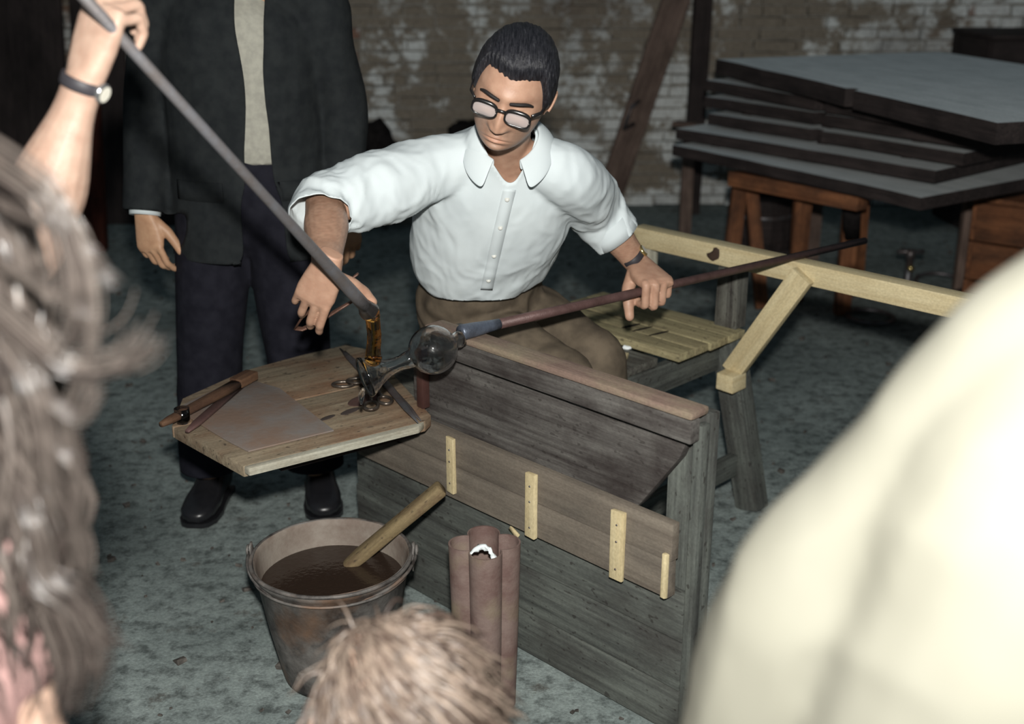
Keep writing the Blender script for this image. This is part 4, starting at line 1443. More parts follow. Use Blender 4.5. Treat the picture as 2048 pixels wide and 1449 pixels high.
def shoe(parent, heel, toe, mat, sc=1.0):
    h, t = Vector(heel), Vector(toe)
    d = (t - h); L_ = d.length; d.normalize()
    m = frame(h, d, ZV)
    P = [(0.0, 0.034, 0.034, 0.075), (0.03, 0.037, 0.042, 0.085), (0.28, 0.037, 0.045, 0.09), (0.45, 0.040, 0.034, 0.068), (0.65, 0.046, 0.027, 0.05), (0.85, 0.043, 0.022, 0.042), (0.96, 0.030, 0.017, 0.034), (1.0, 0.014, 0.010, 0.025)]
    mb = MB()
    mb.tube([m @ Vector((p[0] * L_, 0, max(p[3] / 2, p[2]) * 1.0 * sc + 0.008)) for p in P], [(p[1] * sc, max(p[3] / 2, p[2]) * sc) for p in P], 20, m.to_3x3() @ Vector((0, 1, 0)), True, 2.5)
    o = mb.build('shoe', mat, parent)
    so = MB()
    pr = [(p[0] * L_, (p[1] + 0.004) * sc) for p in P]
    poly = [(x, -w) for x, w in pr] + [(x, w) for x, w in pr[::-1]]
    so.prism(poly, 0.0, 0.013, m)
    so.build('sole', mat, o, autosmooth=0.6)
    for k in range(4):
        x0 = L_ * (0.40 + 0.05 * k)
        lc = MB(); lc.tube([m @ Vector((x0, -0.014, 0.078 - 0.0075 * k)), m @ Vector((x0 + 0.002, 0, 0.083 - 0.0078 * k)), m @ Vector((x0, 0.014, 0.078 - 0.0075 * k))], [0.0022] * 3, 6)
        lc.build('lace', mat, o)
    return o

def watch(parent, wrist, axis, dial_dir, r, strap, case):
    a = Vector(axis).normalized(); d = Vector(dial_dir); d = (d - a * d.dot(a)).normalized(); e = a.cross(d)
    W = Vector(wrist)
    mb = MB()
    loop = [W + d * ((r[1] + 0.001) * math.cos(t)) + e * ((r[0] + 0.001) * math.sin(t)) for t in [2 * math.pi * i / 32 for i in range(33)]]
    mb.tube(loop, [(0.0085, 0.0014)] * 33, 8, a, False, 4)
    o = mb.build('watch_strap', strap, parent)
    c = MB()
    m = frame(W + d * (r[1] + 0.003), a, d)
    c.lathe([(0, 0.0045), (0.011, 0.0045), (0.0125, 0.0038), (0.0140, 0.003), (0.0145, -0.001), (0.0135, -0.004), (0, -0.004)], 28, m)
    k = c.build('watch_case', case, o)
    f = MB(); f.lathe([(0, 0.005), (0.0112, 0.005)], 24, m); f.build('watch_dial', plain('watch_dial_white', (0.75, 0.72, 0.62), 0.2), o)

def strip_on(bvh, pts, direction, width, up, off=0.002, nseg=None):
    """ribbon laid on a surface; pts sampled along it"""
    d = Vector(direction).normalized(); u = Vector(up).normalized()
    L, R, C = [], [], []
    for p in pts:
        hit = []
        for s in (-1, 0, 1):
            o = Vector(p) + u * (s * width / 2)
            h = bvh.ray_cast(o - d * 0.6, d)
            hit.append((h[0] if h[0] is not None else o) - d * off)
        L.append(hit[0]); C.append(hit[1]); R.append(hit[2])
    n = len(pts)
    vs = L + C + R
    fs = []
    for i in range(n - 1):
        fs.append((i, i + 1, n + i + 1, n + i)); fs.append((n + i, n + i + 1, 2 * n + i + 1, 2 * n + i))
    return vs, fs, C

def V(*a): return Vector(a)

def body_core(J, pelvis, chest, neck, head_c, sh, el, hips, knees, ankles, left0, left1, k=1.0):
    """flesh of trunk, neck, upper arms and legs, mostly under the clothes"""
    mb = MB()
    mb.limb([pelvis, pelvis.lerp(chest, .5), chest, chest.lerp(neck, .6)], [(.135 * k, .095 * k), (.125 * k, .09 * k), (.145 * k, .095 * k), (.11 * k, .07 * k)], 16, [left0, left0.lerp(left1, .5), left1, left1])
    mb.limb([chest.lerp(neck, .5), neck, head_c + (neck - head_c) * .25], [.062 * k, .054 * k, .052 * k], 16)
    for i in range(2):
        mb.limb([neck.lerp(sh[i], .5), sh[i], el[i]], [.045 * k, .052 * k, .042 * k], 12)
        mb.limb([hips[i], knees[i]], [.075 * k, .055 * k], 12)
        mb.limb([knees[i], ankles[i]], [.052 * k, .036 * k], 12)
        mb.limb([pelvis, hips[i]], [.09 * k, .085 * k], 12)
    co, f = remesh(mb, 0.009, 3)
    J.add(co, f)

def arm_flesh(J, el, wr, fwd, back, side, curls, spread=(3, 1, -2, -5), thumb=None, sc=1.0, r=(0.042, 0.044, 0.027), voxel=0.0024, hairy=0.0):
    mb = MB()
    el, wr = Vector(el), Vector(wr)
    x = Vector(fwd).cross(Vector(back)).normalized()
    d = wr - el
    mb.limb([el - d * .12, el + d * .1, el + d * .35, el + d * .75, wr - d.normalized() * .006, wr + d.normalized() * .006 + Vector(fwd).normalized() * .03], [r[0], r[0], r[1], (r[2] * 1.12, r[2] * .95), (r[2] * 1.02, r[2] * .80), (r[2] * .80, r[2] * .34)], 18, x, 5)
    kw = {} if thumb is None else {'thumb': thumb}
    nails = hand_shapes(mb, wr, fwd, back, side, curls, spread, sc=sc, **kw)
    co, f = remesh(mb, voxel, 5)
    t = tints(co, nails)
    if hairy:
        q = (co - np.array(el)) @ np.array((wr - el).normalized()) / (wr - el).length
        t *= 1 - hairy * (sstep(1.12, .75, q) * np.array([0.8 + 0.5 * noise.noise(Vector((p[0] * 90, p[1] * 90, p[2] * 420))) for p in co]))[:, None] * np.array([.34, .34, .36])[None, :]
    J.add(co, f, t)

# ------------------------------------------------------------------ the glassblower
gb = thing('person', (-0.05, 2.86, 0), 'seated glassworker in white shirt, glasses and brown trousers, turning the pipe', 'person')
g_pel, g_chest, g_neck, g_head = V(-.08, 2.99, .605), V(-.045, 2.74, .95), V(-.012, 2.595, 1.120), V(0.001, 2.44, 1.262)
g_sh = [V(-.168, 2.615, 1.072), V(.108, 2.605, 1.065)]
g_el = [at_y(652, 418, 2.45), V(.195, 2.80, .94)]
hc = PA + pd * 0.495
lf, lb = V(.38, -.88, -.24).normalized(), V(.08, -.2, .97)
lb = (lb - lf * lb.dot(lf)).normalized()
lw = hc - lf * .083 + lb * .0235
rw = at_y(654, 530, 2.235)
rf, rb = V(-.40, .26, -.88).normalized(), V(-.2, -.93, -.2)
g_hip = [V(-.150, 2.93, .60), V(-.015, 3.06, .60)]
g_kn = [V(.125, 2.675, .550), V(.205, 2.80, .560)]
g_an = [V(.17, 2.70, .10), V(.27, 2.82, .10)]
gl0, gl1 = V(.75, .66, 0).normalized(), V(1, -.07, 0).normalized()
J = Joined()
body_core(J, g_pel, g_chest, g_neck, g_head, g_sh, g_el, g_hip, g_kn, g_an, gl0, gl1, 0.93)
arm_flesh(J, g_el[0], rw, rf, rb, -1, ((6, 22, 20), (12, 26, 22), (16, 30, 24), (20, 32, 24)), (2, 1, -2, -4),
          ((0.80, 0.25, -0.5), (0.80, 0.40, -0.4), (0.85, 0.5, -0.1)), r=(0.043, 0.045, 0.030), hairy=.9)
arm_flesh(J, g_el[1], lw, lf, lb, 1, ((78, 80, 40), (80, 82, 40), (82, 82, 40), (84, 80, 40)), (2, 0, -1, -3),
          ((0.50, 0.55, -0.6), (0.16, 0.62, -0.75), (0.02, 0.5, -0.85)), r=(0.042, 0.043, 0.031), sc=1.12, hairy=.7)
HF, HU = V(-.22, -.90, -.36), V(.25, -.30, .90)
HM = add_head(J, g_head, HF, HU, .97, beard=0.5, nu=232, nv=160, lips=(1.0, .90, .88))
J.obj('body', SKIN, gb)
hl = lambda p: g_head + HM @ (Vector(p) * .97)
h = hair_cap(gb, g_head, HM, HAIRG, .97, 0.017, 0.066, -0.012, -0.07, 3, 0.7); h['label'] = 'slicked-back black hair'
for s in (-1, 1):
    mb = MB()
    mb.limb([hl((s * 0.013, -0.0985, 0.0265)), hl((s * 0.030, -0.0965, 0.0305)), hl((s * 0.045, -0.0870, 0.0300)), hl((s * 0.055, -0.0755, 0.0235))], [(.0048, .003), (.0062, .0032), (.0055, .003), (.0022, .0018)], 10)
    mb.build('eyebrow', BROWH, gb)
# spectacles
gls = bpy.data.objects.new('spectacles', None)
link(gls, gb, Matrix.Translation(hl((0, -0.11, 0))))
gls['label'] = 'black-rimmed spectacles'
for s in (-1, 1):
    rim, lens = [], []
    for i in range(33):
        a = 2 * math.pi * i / 32
        ct, st = math.cos(a), math.sin(a)
        ex = lambda v: math.copysign(abs(v) ** 0.72, v)
        x_ = s * 0.0345 + 0.0255 * ex(ct); z_ = 0.006 + 0.0158 * ex(st) - (0.002 * abs(ct) if st < 0 else 0)
        y_ = -0.1125 + 0.16 * max(0, abs(x_) - 0.02) ** 1.35
        rim.append((x_, y_, z_, st))
    mb = MB(); mb.tube([hl(p[:3]) for p in rim], [0.0023 + 0.0024 * max(0, p[3]) for p in rim], 8, None, False)
    mb.build('rim', FRAMEB, gls)
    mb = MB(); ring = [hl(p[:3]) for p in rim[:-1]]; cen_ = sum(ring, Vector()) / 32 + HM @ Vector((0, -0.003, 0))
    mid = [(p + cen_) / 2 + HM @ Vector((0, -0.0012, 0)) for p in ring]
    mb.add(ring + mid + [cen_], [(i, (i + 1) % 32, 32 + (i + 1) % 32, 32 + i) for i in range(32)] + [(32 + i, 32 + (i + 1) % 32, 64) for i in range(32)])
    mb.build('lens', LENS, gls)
    mb = MB(); mb.tube([hl((s * 0.060, -0.0985, 0.015)), hl((s * 0.074, -0.078, 0.016)), hl((s * 0.0795, -0.03, 0.015)), hl((s * 0.0805, 0.008, 0.012)), hl((s * 0.078, 0.022, -0.004))], [(.0028, .0042), (.0022, .004), (.002, .0032), (.002, .003), (.002, .0025)], 8)
    mb.build('temple', FRAMEB, gls)
mb = MB(); mb.tube([hl((-0.0115, -0.1135, 0.013)), hl((-0.005, -0.1165, 0.0155)), hl((0.005, -0.1165, 0.0155)), hl((0.0115, -0.1135, 0.013))], [.0032] * 4, 8)
mb.build('bridge', FRAMEB, gls)

# shirt
mb = MB()
mb.limb([V(-.080, 2.915, .705), V(-.078, 2.895, .757), V(-.076, 2.875, .790), V(-.072, 2.845, .83), V(-.045, 2.745, .95), V(-.025, 2.66, 1.055), V(-.014, 2.60, 1.115)],
        [(.105, .085), (.124, .102), (.160, .140), (.176, .150), (.180, .136), (.168, .108), (.095, .07)], 28, [gl0, gl0, gl0.lerp(gl1, .2), gl0.lerp(gl1, .5), gl1, gl1, gl1])
for i, (s_, e_, far) in enumerate(((g_sh[0], g_el[0], None), (g_sh[1], g_el[1], None))):
    if i == 0:
        fd = (rw - e_).normalized()
        out_d = (V(-.20, -.25, -.95)).normalized()
        cuffp = e_ + fd * .035
        mb.limb([g_neck + V(-.03, .02, -.02), s_, s_.lerp(e_, .5) + V(0, .01, .0), e_ + V(-.005, .005, .005), e_ + fd * .10], [.052, .070, .076, .064, .055], 20)
    else:
        fd = (lw - e_).normalized()
        mb.limb([g_neck + V(.03, .02, -.02), s_, s_.lerp(e_, .5) + V(.008, 0, .0), e_, e_.lerp(lw, .6), e_.lerp(lw, .9)], [.050, .066, .070, .068, .056, .052], 20)
co, f = remesh(mb, 0.0062, 6)
# fold mask: strongest around elbows, armpits and waist
msk = np.full(len(co), .45)
for p, r_, a_ in ((g_el[0], .16, 1.1), (g_el[1], .16, 1.0), (V(-.08, 2.85, .78), .16, 1.1), (g_sh[0].lerp(g_el[0], .4) + V(0, 0, -.07), .12, .8)):
    msk += a_ * np.exp(-(np.linalg.norm(co - np.array(p), axis=1) / r_) ** 2)
co = folds(co, f, 0.0062, 11.0, 4.0, (1.0, 1.0, 0.75), True, msk)
co = folds(co, f, 0.003, 24.0, 8.0, (1.2, 1.0, 0.6), True, msk)
rfd = (rw - g_el[0]).normalized(); lfd = (lw - g_el[1]).normalized()
rcut = V(-.10, -.35, -.93).normalized()
lc_p = g_el[1].lerp(lw, .52)
co, f = bisect(co, f, [(g_el[0] + rfd * .035, (rfd + V(.0, -.1, -.35)).normalized(), .13), (lc_p, lfd, .11), (V(-.078, 2.90, .715), V(0.0, -.1, -1), .30)])
# open neck
nb = g_neck; cf = V(-.05, -.86, -.50).normalized(); cu = (V(0, -.52, .86)); cu = (cu - cf * cu.dot(cf)).normalized(); cr = gl1
def vneck(c):
    d = c - np.array(nb)
    a, b, e = d @ np.array(cr), d @ np.array(cu), d @ np.array(cf)
    w_ = np.clip(0.008 + 0.55 * (b + .045), 0, .065)
    return ((np.abs(a - .012) < w_) & (e > -.01) & (b > -.045)) | ((np.sqrt(a * a + (e * .9) ** 2) < .058) & (b > -.06))
f = cut(co, f, [vneck])
co = smooth_edges(co, f, 14, nb, .2)
shirt = cloth_obj('shirt', co, f, SHIRT, gb, 0.002)
bvh = BVHTree.FromPolygons([Vector(p) for p in co], f)
# collar
def collar(nb, cu, cf, cr, mat, parent, r0=.062, drop=.050, point=.062, ex=1.0, gap=24, lift=.036):
    mb = MB()
    n = 33
    rows = []
    for i in range(n):
        a = math.radians(gap + (360 - 2 * gap) * i / (n - 1))      # from front-left round the back
        d = cf * math.cos(a) + cr * math.sin(a) * ex
        fr_ = max(0, math.cos(a)) ** 1.5
        pt = max(0, (math.cos(a) - .35) / .65)
        st = nb + d * (r0 + .004) + cu * (-.012 - .018 * fr_)
        top = nb + d * r0 + cu * (lift - .026 * fr_ - .010)
        fold = nb + d * (r0 + .006) + cu * (lift + .002 - .026 * fr_ - .010)
        low = nb + d * (r0 + drop * .85 + point * .32 * pt) + cu * (lift - drop * .75 - (.012 + point * .22) * pt - .012)
        md = fold.lerp(low, .5) + d * .006
        rows.append([st, top, fold, md, low])
    vs_ = [p for r_ in rows for p in r_]
    fs_ = []
    for i in range(n - 1):
        for k in range(4):
            fs_.append((i * 5 + k, i * 5 + k + 1, (i + 1) * 5 + k + 1, (i + 1) * 5 + k))
    co_ = np.array([p[:] for p in vs_])
    o = cloth_obj('collar', co_, fs_, mat, parent, 0.0035)
    o.modifiers.new('soft', 'SUBSURF').levels = 1
    o.modifiers['soft'].render_levels = 2
    return o
collar(nb + V(.004, .0, -.012) + cu * .028, cu, cf, cr, SHIRT, gb)
# button placket
top_p = nb + cf * .10 - cu * .022 + cr * .012; bot_p = V(-.060, 2.75, .748)
vs_, fs_, ctr = strip_on(bvh, [top_p.lerp(bot_p, i / 40) for i in range(41)], (0.0, .93, -.36), .028, cr, .0010)
mb = MB(); mb.add(vs_, fs_); pk = mb.build('button_placket', SHIRT, gb)
so = pk.modifiers.new('t', 'SOLIDIFY'); so.thickness = .0008
for i in (4, 15, 26, 36):
    mb = MB(); mb.lathe([(0, .0022), (.0048, .002), (.0055, .0008), (.005, -.001)], 14, frame(ctr[i] + V(0, -.0016, .0006), (1, 0, 0), (0, -.93, .36)))
    mb.build('button', plain('shirt_button', (.6, .6, .55), .3), pk)
# turned-back cuffs
def cuff(centre, axis, r, mat, parent, w=.045):
    a = Vector(axis).normalized()
    mb = MB()
    mb.tube([centre - a * w, centre - a * w * .5, centre, centre + a * .002, centre - a * .006], [r * 1.02, r * 1.05, r * 1.03, r * .985, r * .96], 28, None, False)
    mb.v = [tuple(Vector(v) + (Vector(v) - centre).normalized() * .003 * noise.noise(Vector(v) * 30)) for v in mb.v]
    return mb.build('cuff', mat, parent)
cuff(lc_p - lfd * .001, lfd, .0585, SHIRT, gb)

# trousers
mb = MB()
mb.limb([V(-.075, 2.875, .800), V(-.078, 2.90, .75), V(-.083, 2.945, .69), V(-.085, 2.985, .635)], [(.136, .122), (.146, .130), (.166, .146), (.165, .14)], 24, gl0)
for i in range(2):
    mb.limb([g_pel.lerp(g_hip[i], .8), g_hip[i].lerp(g_kn[i], .35) + V(0, 0, .01), g_hip[i].lerp(g_kn[i], .7), g_kn[i]], [.105, .098, .085, .074], 18)
    mb.limb([g_kn[i], g_kn[i].lerp(g_an[i], .5), g_an[i] + V(0, 0, -.01)], [.076, .07, .062], 18)
co, f = remesh(mb, 0.0075, 5)
msk = np.full(len(co), .5)
for p, r_, a_ in ((V(-.02, 2.80, .67), .15, 1.2), (V(-.1, 2.85, .66), .14, 1.0)):
    msk += a_ * np.exp(-(np.linalg.norm(co - np.array(p), axis=1) / r_) ** 2)
co = folds(co, f, 0.0075, 9.0, 14.0, (.55, 1.2, 1.6), True, msk)
co, f = bisect(co, f, [(V(-.078, 2.89, .772), V(-0.02, .25, .95), .32), (g_an[0], V(0, 0, -1), .1), (g_an[1], V(0, 0, -1), .1)])
cloth_obj('trousers', co, f, TROUS, gb, 0.003)
for i in range(2):
    shoe(gb, g_an[i] + V(-.03, .03, -.10), g_an[i] + V(.15, -.15, -.10), LEATHER)
watch(gb, lw - lfd * .022, lfd, lb + V(.5, 0, 0), (.0335, .0265), STRAP, GOLD)

# pincers held in the right hand
pu = at_y(590, 657, 2.33); t1 = at_y(706, 602, 2.33); t2 = at_y(716, 548, 2.27)
hm_ = rw + rf * .10
pin = thing('pincers', pu, 'brown iron spring pincers held in the glassworker\'s right hand', 'pincers')
for k, (tip, sgn) in enumerate(((t1, -1), (t2, 1))):
    md = pu.lerp(tip, .5) + (V(0, 0, .004) * sgn)
    d = (tip - pu).normalized()
    pr = V(0, -.25, .95)
    st = [pu, pu.lerp(tip, .12) + pr * .010 * sgn, pu.lerp(tip, .35) + pr * .012 * sgn, pu.lerp(tip, .75) + pr * .004 * sgn, tip]
    mb = MB(); mb.tube(st, [(.0025, .0065), (.0025, .0075), (.0028, .0075), (.0028, .006), (.0022, .0045)], 10, pr, True, 3)
    mb.build('arm', metal('brown_iron', srgb(98, 70, 58), srgb(70, 48, 40), .6, .5, .3), pin)

# ------------------------------------------------------------------ the man in the dark suit
sm = thing('person', (-.70, 3.13, 0), 'man standing in a dark suit over a light grey pullover, arms hanging', 'person')
s_pel, s_chest, s_neck, s_head = V(-.70, 3.16, .93), V(-.69, 3.16, 1.25), V(-.675, 3.14, 1.46), V(-.67, 3.09, 1.605)
s_sh = [V(-.875, 3.16, 1.405), V(-.505, 3.16, 1.405)]
s_el = [V(-.945, 3.18, 1.13), V(-.450, 3.20, 1.13)]
s_wr = [at_y(290, 428, 3.09), at_y(690, 425, 3.17)]
s_hip = [V(-.79, 3.16, .90), V(-.61, 3.16, .90)]
s_kn = [V(-.83, 3.12, .50), V(-.595, 3.13, .50)]
s_an = [V(-.868, 3.13, .09), V(-.565, 3.16, .09)]
lx = V(1, 0, 0)
J = Joined()
body_core(J, s_pel, s_chest, s_neck, s_head, s_sh, s_el, s_hip, s_kn, s_an, lx, lx, 0.95)
arm_flesh(J, s_el[0], s_wr[0], V(.10, -.12, -.98), V(-.35, -.92, .1), -1, ((22, 30, 18), (30, 38, 22), (36, 42, 25), (40, 44, 25)), (3, 1, -2, -4),
          ((0.62, 0.75, -0.25), (0.42, 0.88, -0.2), (0.30, 0.92, -0.2)), sc=1.02, voxel=.0028)
arm_flesh(J, s_el[1], s_wr[1], V(.12, -.1, -.98), V(.55, -.8, .1), 1, ((22, 30, 18), (30, 38, 22), (36, 42, 25), (40, 44, 25)), (3, 1, -2, -4), sc=.95, voxel=.0032)
M_ = add_head(J, s_head, V(.15, -.95, -.28), V(0, -.2, 1), 1.0, .3, 120, 84)
J.obj('body', SKINM, sm)
hair_cap(sm, s_head, M_, HAIRB, 1.0, .012, .062, -.005, -.07, 6)
# pullover
mb = MB(); mb.limb([V(-.69, 3.15, 1.03), V(-.685, 3.15, 1.2), V(-.68, 3.15, 1.33), s_neck + V(0, .01, -.055)], [(.165, .115), (.168, .12), (.160, .108), (.072, .062)], 24, lx)
co, f = remesh(mb, .009, 3)
co = folds(co, f, .003, 8, 3)
co, f = bisect(co, f, [(V(-.69, 3.15, .995), V(0, 0, -1), .4)])
cloth_obj('pullover', co, f, KNIT, sm, .004)
# jacket, open in front
mb = MB(); mb.limb([V(-.70, 3.16, .72), V(-.70, 3.16, .85), V(-.70, 3.16, 1.02), V(-.70, 3.155, 1.2), V(-.69, 3.155, 1.35), s_neck + V(0, .02, -.02)],
                   [(.215, .150), (.212, .148), (.20, .142), (.20, .142), (.19, .128), (.09, .08)], 28, lx)
for i in range(2):
    mb.limb([s_neck + V(-.05 + .1 * i, .02, -.05), s_sh[i], s_sh[i].lerp(s_el[i], .5), s_el[i], s_el[i].lerp(s_wr[i], .6), s_wr[i] + (s_wr[i] - s_el[i]).normalized() * .03], [.066, .078, .072, .066, .058, .052], 20)
co, f = remesh(mb, .0085, 5)
co = folds(co, f, .006, 6.5, 21, (1.2, 1.0, .5))
wd = [(s_wr[i] - s_el[i]).normalized() for i in range(2)]
co, f = bisect(co, f, [(s_wr[0] - wd[0] * .006, wd[0], .10), (s_wr[1] - wd[1] * .006, wd[1], .10), (V(-.70, 3.16, .742), V(0, 0, -1), .235)])
xs_l = lambda z: -.672 + .012 * np.sin((z - 1.0) * 9.0)
def jgap(c):
    x, y, z = c.T
    lo = -.676 + .016 * np.exp(-((z - 1.18) / .11) ** 2) - .02 * (z < .93)
    hi = -.607 - .006 * np.exp(-((z - 1.2) / .12) ** 2) + .02 * (z < .93)
    return (x > lo) & (x < hi) & (y < 3.12)
f = cut(co, f, [jgap, lambda c: (np.hypot(c[:, 0] + .675, c[:, 1] - 3.15) < .062) & (c[:, 2] > 1.43)])
co = smooth_edges(co, f, 24)
jk = cloth_obj('jacket', co, f, SUIT, sm, .004)
bj = BVHTree.FromPolygons([Vector(p) for p in co], f)
for x_ in (-.80, -.545):
    vs_, fs_, ct_ = strip_on(bj, [V(x_ - .065 + .13 * i / 12, 3.0, .93) for i in range(13)], (0, 1, 0), .05, (0, 0, 1), .004)
    mb = MB(); mb.add(vs_, fs_); o = mb.build('pocket_flap', SUIT, sm); o.modifiers.new('t', 'SOLIDIFY').thickness = .003
mb = MB(); mb.tube([s_wr[0] - wd[0] * .03, s_wr[0] - wd[0] * .01, s_wr[0] + wd[0] * .004], [.041, .041, .040], 24, None, False)
o = mb.build('shirt_cuff', SHIRT, sm); o.modifiers.new('t', 'SOLIDIFY').thickness = .002
mb = MB(); mb.tube([s_wr[1] - wd[1] * .03, s_wr[1] - wd[1] * .01, s_wr[1] + wd[1] * .0], [.039, .039, .038], 24, None, False)
o = mb.build('shirt_cuff', SHIRT, sm); o.modifiers.new('t', 'SOLIDIFY').thickness = .002
# trousers and shoes
mb = MB()
mb.limb([V(-.70, 3.16, 1.02), V(-.70, 3.16, .90), V(-.70, 3.16, .84)], [(.165, .115), (.175, .125), (.165, .115)], 20, lx)
for i in range(2):
    mb.limb([s_hip[i] + V(0, 0, .0), s_hip[i].lerp(s_kn[i], .5), s_kn[i], s_kn[i].lerp(s_an[i], .6), s_an[i] + V(0, -.01, -.04)], [.108, .100, .091, .086, .080], 20)
co, f = remesh(mb, .009, 5)
co = folds(co, f, .006, 7, 31, (1.2, 1, .45))
co, f = bisect(co, f, [(V(-.70, 3.16, 1.03), ZV, .3), (s_an[0] + V(0, 0, .025), -ZV, .125), (s_an[1] + V(0, 0, .025), -ZV, .125)])
cloth_obj('trousers', co, f, SUITT, sm, .003)
shoe(sm, V(-.862, 3.215, 0), V(-.880, 2.965, 0), LEATHER, 1.12)
shoe(sm, V(-.575, 3.25, 0), V(-.522, 3.005, 0), LEATHER, 1.12)

# ------------------------------------------------------------------ assistant at the left holding the rod
asst = thing('person', (-1.06, 1.78, 0), 'bare-armed person at the left edge, raised hand with a strap watch holding the rod', 'person')
a_el, a_wr = at_y(66, 470, 1.65), at_y(172, 150, 1.655)
a_sh = [V(-.90, 1.72, 1.40), V(-1.24, 1.86, 1.40)]
a_el2 = [a_el, V(-1.33, 1.92, 1.12)]
a_wr2 = [a_wr, V(-1.30, 1.98, .88)]
a_pel, a_chest, a_neck, a_head = V(-1.07, 1.79, .95), V(-1.07, 1.79, 1.26), V(-1.06, 1.78, 1.47), V(-1.05, 1.80, 1.63)
a_left = V(-.92, .38, 0).normalized()
J = Joined()
body_core(J, a_pel, a_chest, a_neck, a_head, a_sh, a_el2, [V(-.99, 1.76, .92), V(-1.15, 1.82, .92)], [V(-.98, 1.77, .5), V(-1.15, 1.84, .5)], [V(-.98, 1.75, .09), V(-1.15, 1.82, .09)], a_left, a_left, .93)
grip = rod_top - rdir * .055
af = (grip - a_wr).normalized()
ab = V(-.3, -.85, .3)
arm_flesh(J, a_el, a_wr, V(.35, .12, .93), V(-.55, -.82, .1), -1, ((58, 70, 40), (62, 72, 40), (66, 72, 40), (70, 70, 40)), (2, 0, -1, -3), ((0.6, 0.55, -0.55), (0.3, 0.75, -0.6), (0.1, 0.8, -0.6)), r=(.050, .052, .029))
arm_flesh(J, a_el2[1], a_wr2[1], V(0, .2, -1), V(-1, .2, 0), 1, ((25, 30, 20),) * 4, r=(.044, .043, .028), voxel=.004)
M_ = add_head(J, a_head, V(.6, .78, -.2), V(0, 0, 1), 1.0, 0, 96, 64)
J.obj('body', SKINP, asst)
hair_cap(asst, a_head, M_, HAIRB, 1.0, .013, .06, -.005, -.07, 2)
mb = MB(); mb.limb([a_pel + V(0, 0, -.02), a_pel.lerp(a_chest, .5), a_chest, a_neck + V(0, .01, -.05)], [(.17, .12), (.165, .115), (.18, .125), (.08, .07)], 20, a_left)
for i in range(2): mb.limb([a_neck + V(0, 0, -.06), a_sh[i], a_sh[i].lerp(a_el2[i], .5)], [.06, .068, .062], 16)
co, f = remesh(mb, .011, 4); co = folds(co, f, .006, 8, 3); cloth_obj('shirt', co, f, DENIM, asst, 0)
mb = MB()
for x_, y_ in ((-.99, 1.76), (-1.15, 1.82)): mb.limb([V(x_, y_, .95), V(x_, y_, .5), V(x_, y_, .06)], [.10, .085, .075], 16)
co, f = remesh(mb, .012, 4); co = folds(co, f, .006, 7, 5); cloth_obj('trousers', co, f, SUITT, asst, 0)
for x_, y_ in ((-.99, 1.76), (-1.15, 1.82)): shoe(asst, V(x_ - .05, y_ - .06, 0), V(x_ + .1, y_ + .14, 0), LEATHER)
watch(asst, a_wr - (a_wr - a_el).normalized() * .012, a_wr - a_el, V(.9, -.25, 0), (.0285, .0285), STRAP, STEEL)

# ------------------------------------------------------------------ hair locks
def locks_obj(name, paths, mat, parent, sides=5):
    mb = MB()
    for pts, r in paths:
        n = len(pts)
        mb.tube(pts, [r * (1 - .75 * (i / (n - 1)) ** 2) * (.6 + .4 * min(1, i / 2)) for i in range(n)], sides)
    return mb.build(name, mat, parent, fixn=False)

# girl with long wavy hair, foreground left
gi = thing('person', (-.58, .92, 0), 'person with long wavy hair at the left edge, seen close up from behind', 'person')
gH = V(-.492, .93, 1.312)
gN = V(-.515, .91, 1.15)
J = Joined()
g_shs = [V(-.465, .92, 1.06), V(-.69, .90, 1.06)]
g_els = [V(-.455, .95, .82), V(-.73, .92, .82)]
g_wrs = [V(-.48, 1.05, .64), V(-.71, 1.02, .64)]
body_core(J, V(-.58, .90, .74), V(-.575, .90, .98), gN, gH, g_shs, g_els, [V(-.52, .90, .72), V(-.64, .90, .72)], [V(-.52, .91, .4), V(-.64, .91, .4)], [V(-.52, .89, .08), V(-.64, .89, .08)], V(-1, 0, 0), V(-1, 0, 0), .74)
for i in range(2):
    arm_flesh(J, g_els[i], g_wrs[i], V(0, .5, -.85), V(.9 - 1.8 * i, .2, 0), (-1, 1)[i], ((25, 30, 20),) * 4, sc=.85, r=(.036, .035, .023), voxel=.004)
add_head(J, gH, V(.25, .93, -.25), V(0, 0, 1), .92, 0, 96, 64)
J.obj('body', SKINP, gi)
mb = MB(); mb.limb([V(-.58, .90, .45), V(-.58, .90, .74), V(-.575, .90, .98), gN + V(-.02, 0, -.06)], [(.17, .14), (.13, .10), (.13, .10), (.055, .05)], 20, V(1, 0, 0))
for i in range(2): mb.limb([gN + V(0, 0, -.07), g_shs[i], g_shs[i].lerp(g_els[i], .5)], [.042, .046, .044], 14)
co, f = remesh(mb, .011, 4); co = folds(co, f, .006, 8, 3); cloth_obj('dress', co, f, DRESS, gi, 0)
for x_ in (-.52, -.64): shoe(gi, V(x_, .83, 0), V(x_ + .01, 1.04, 0), LEATHER, .85)
paths = []
R_ = random.Random(5)
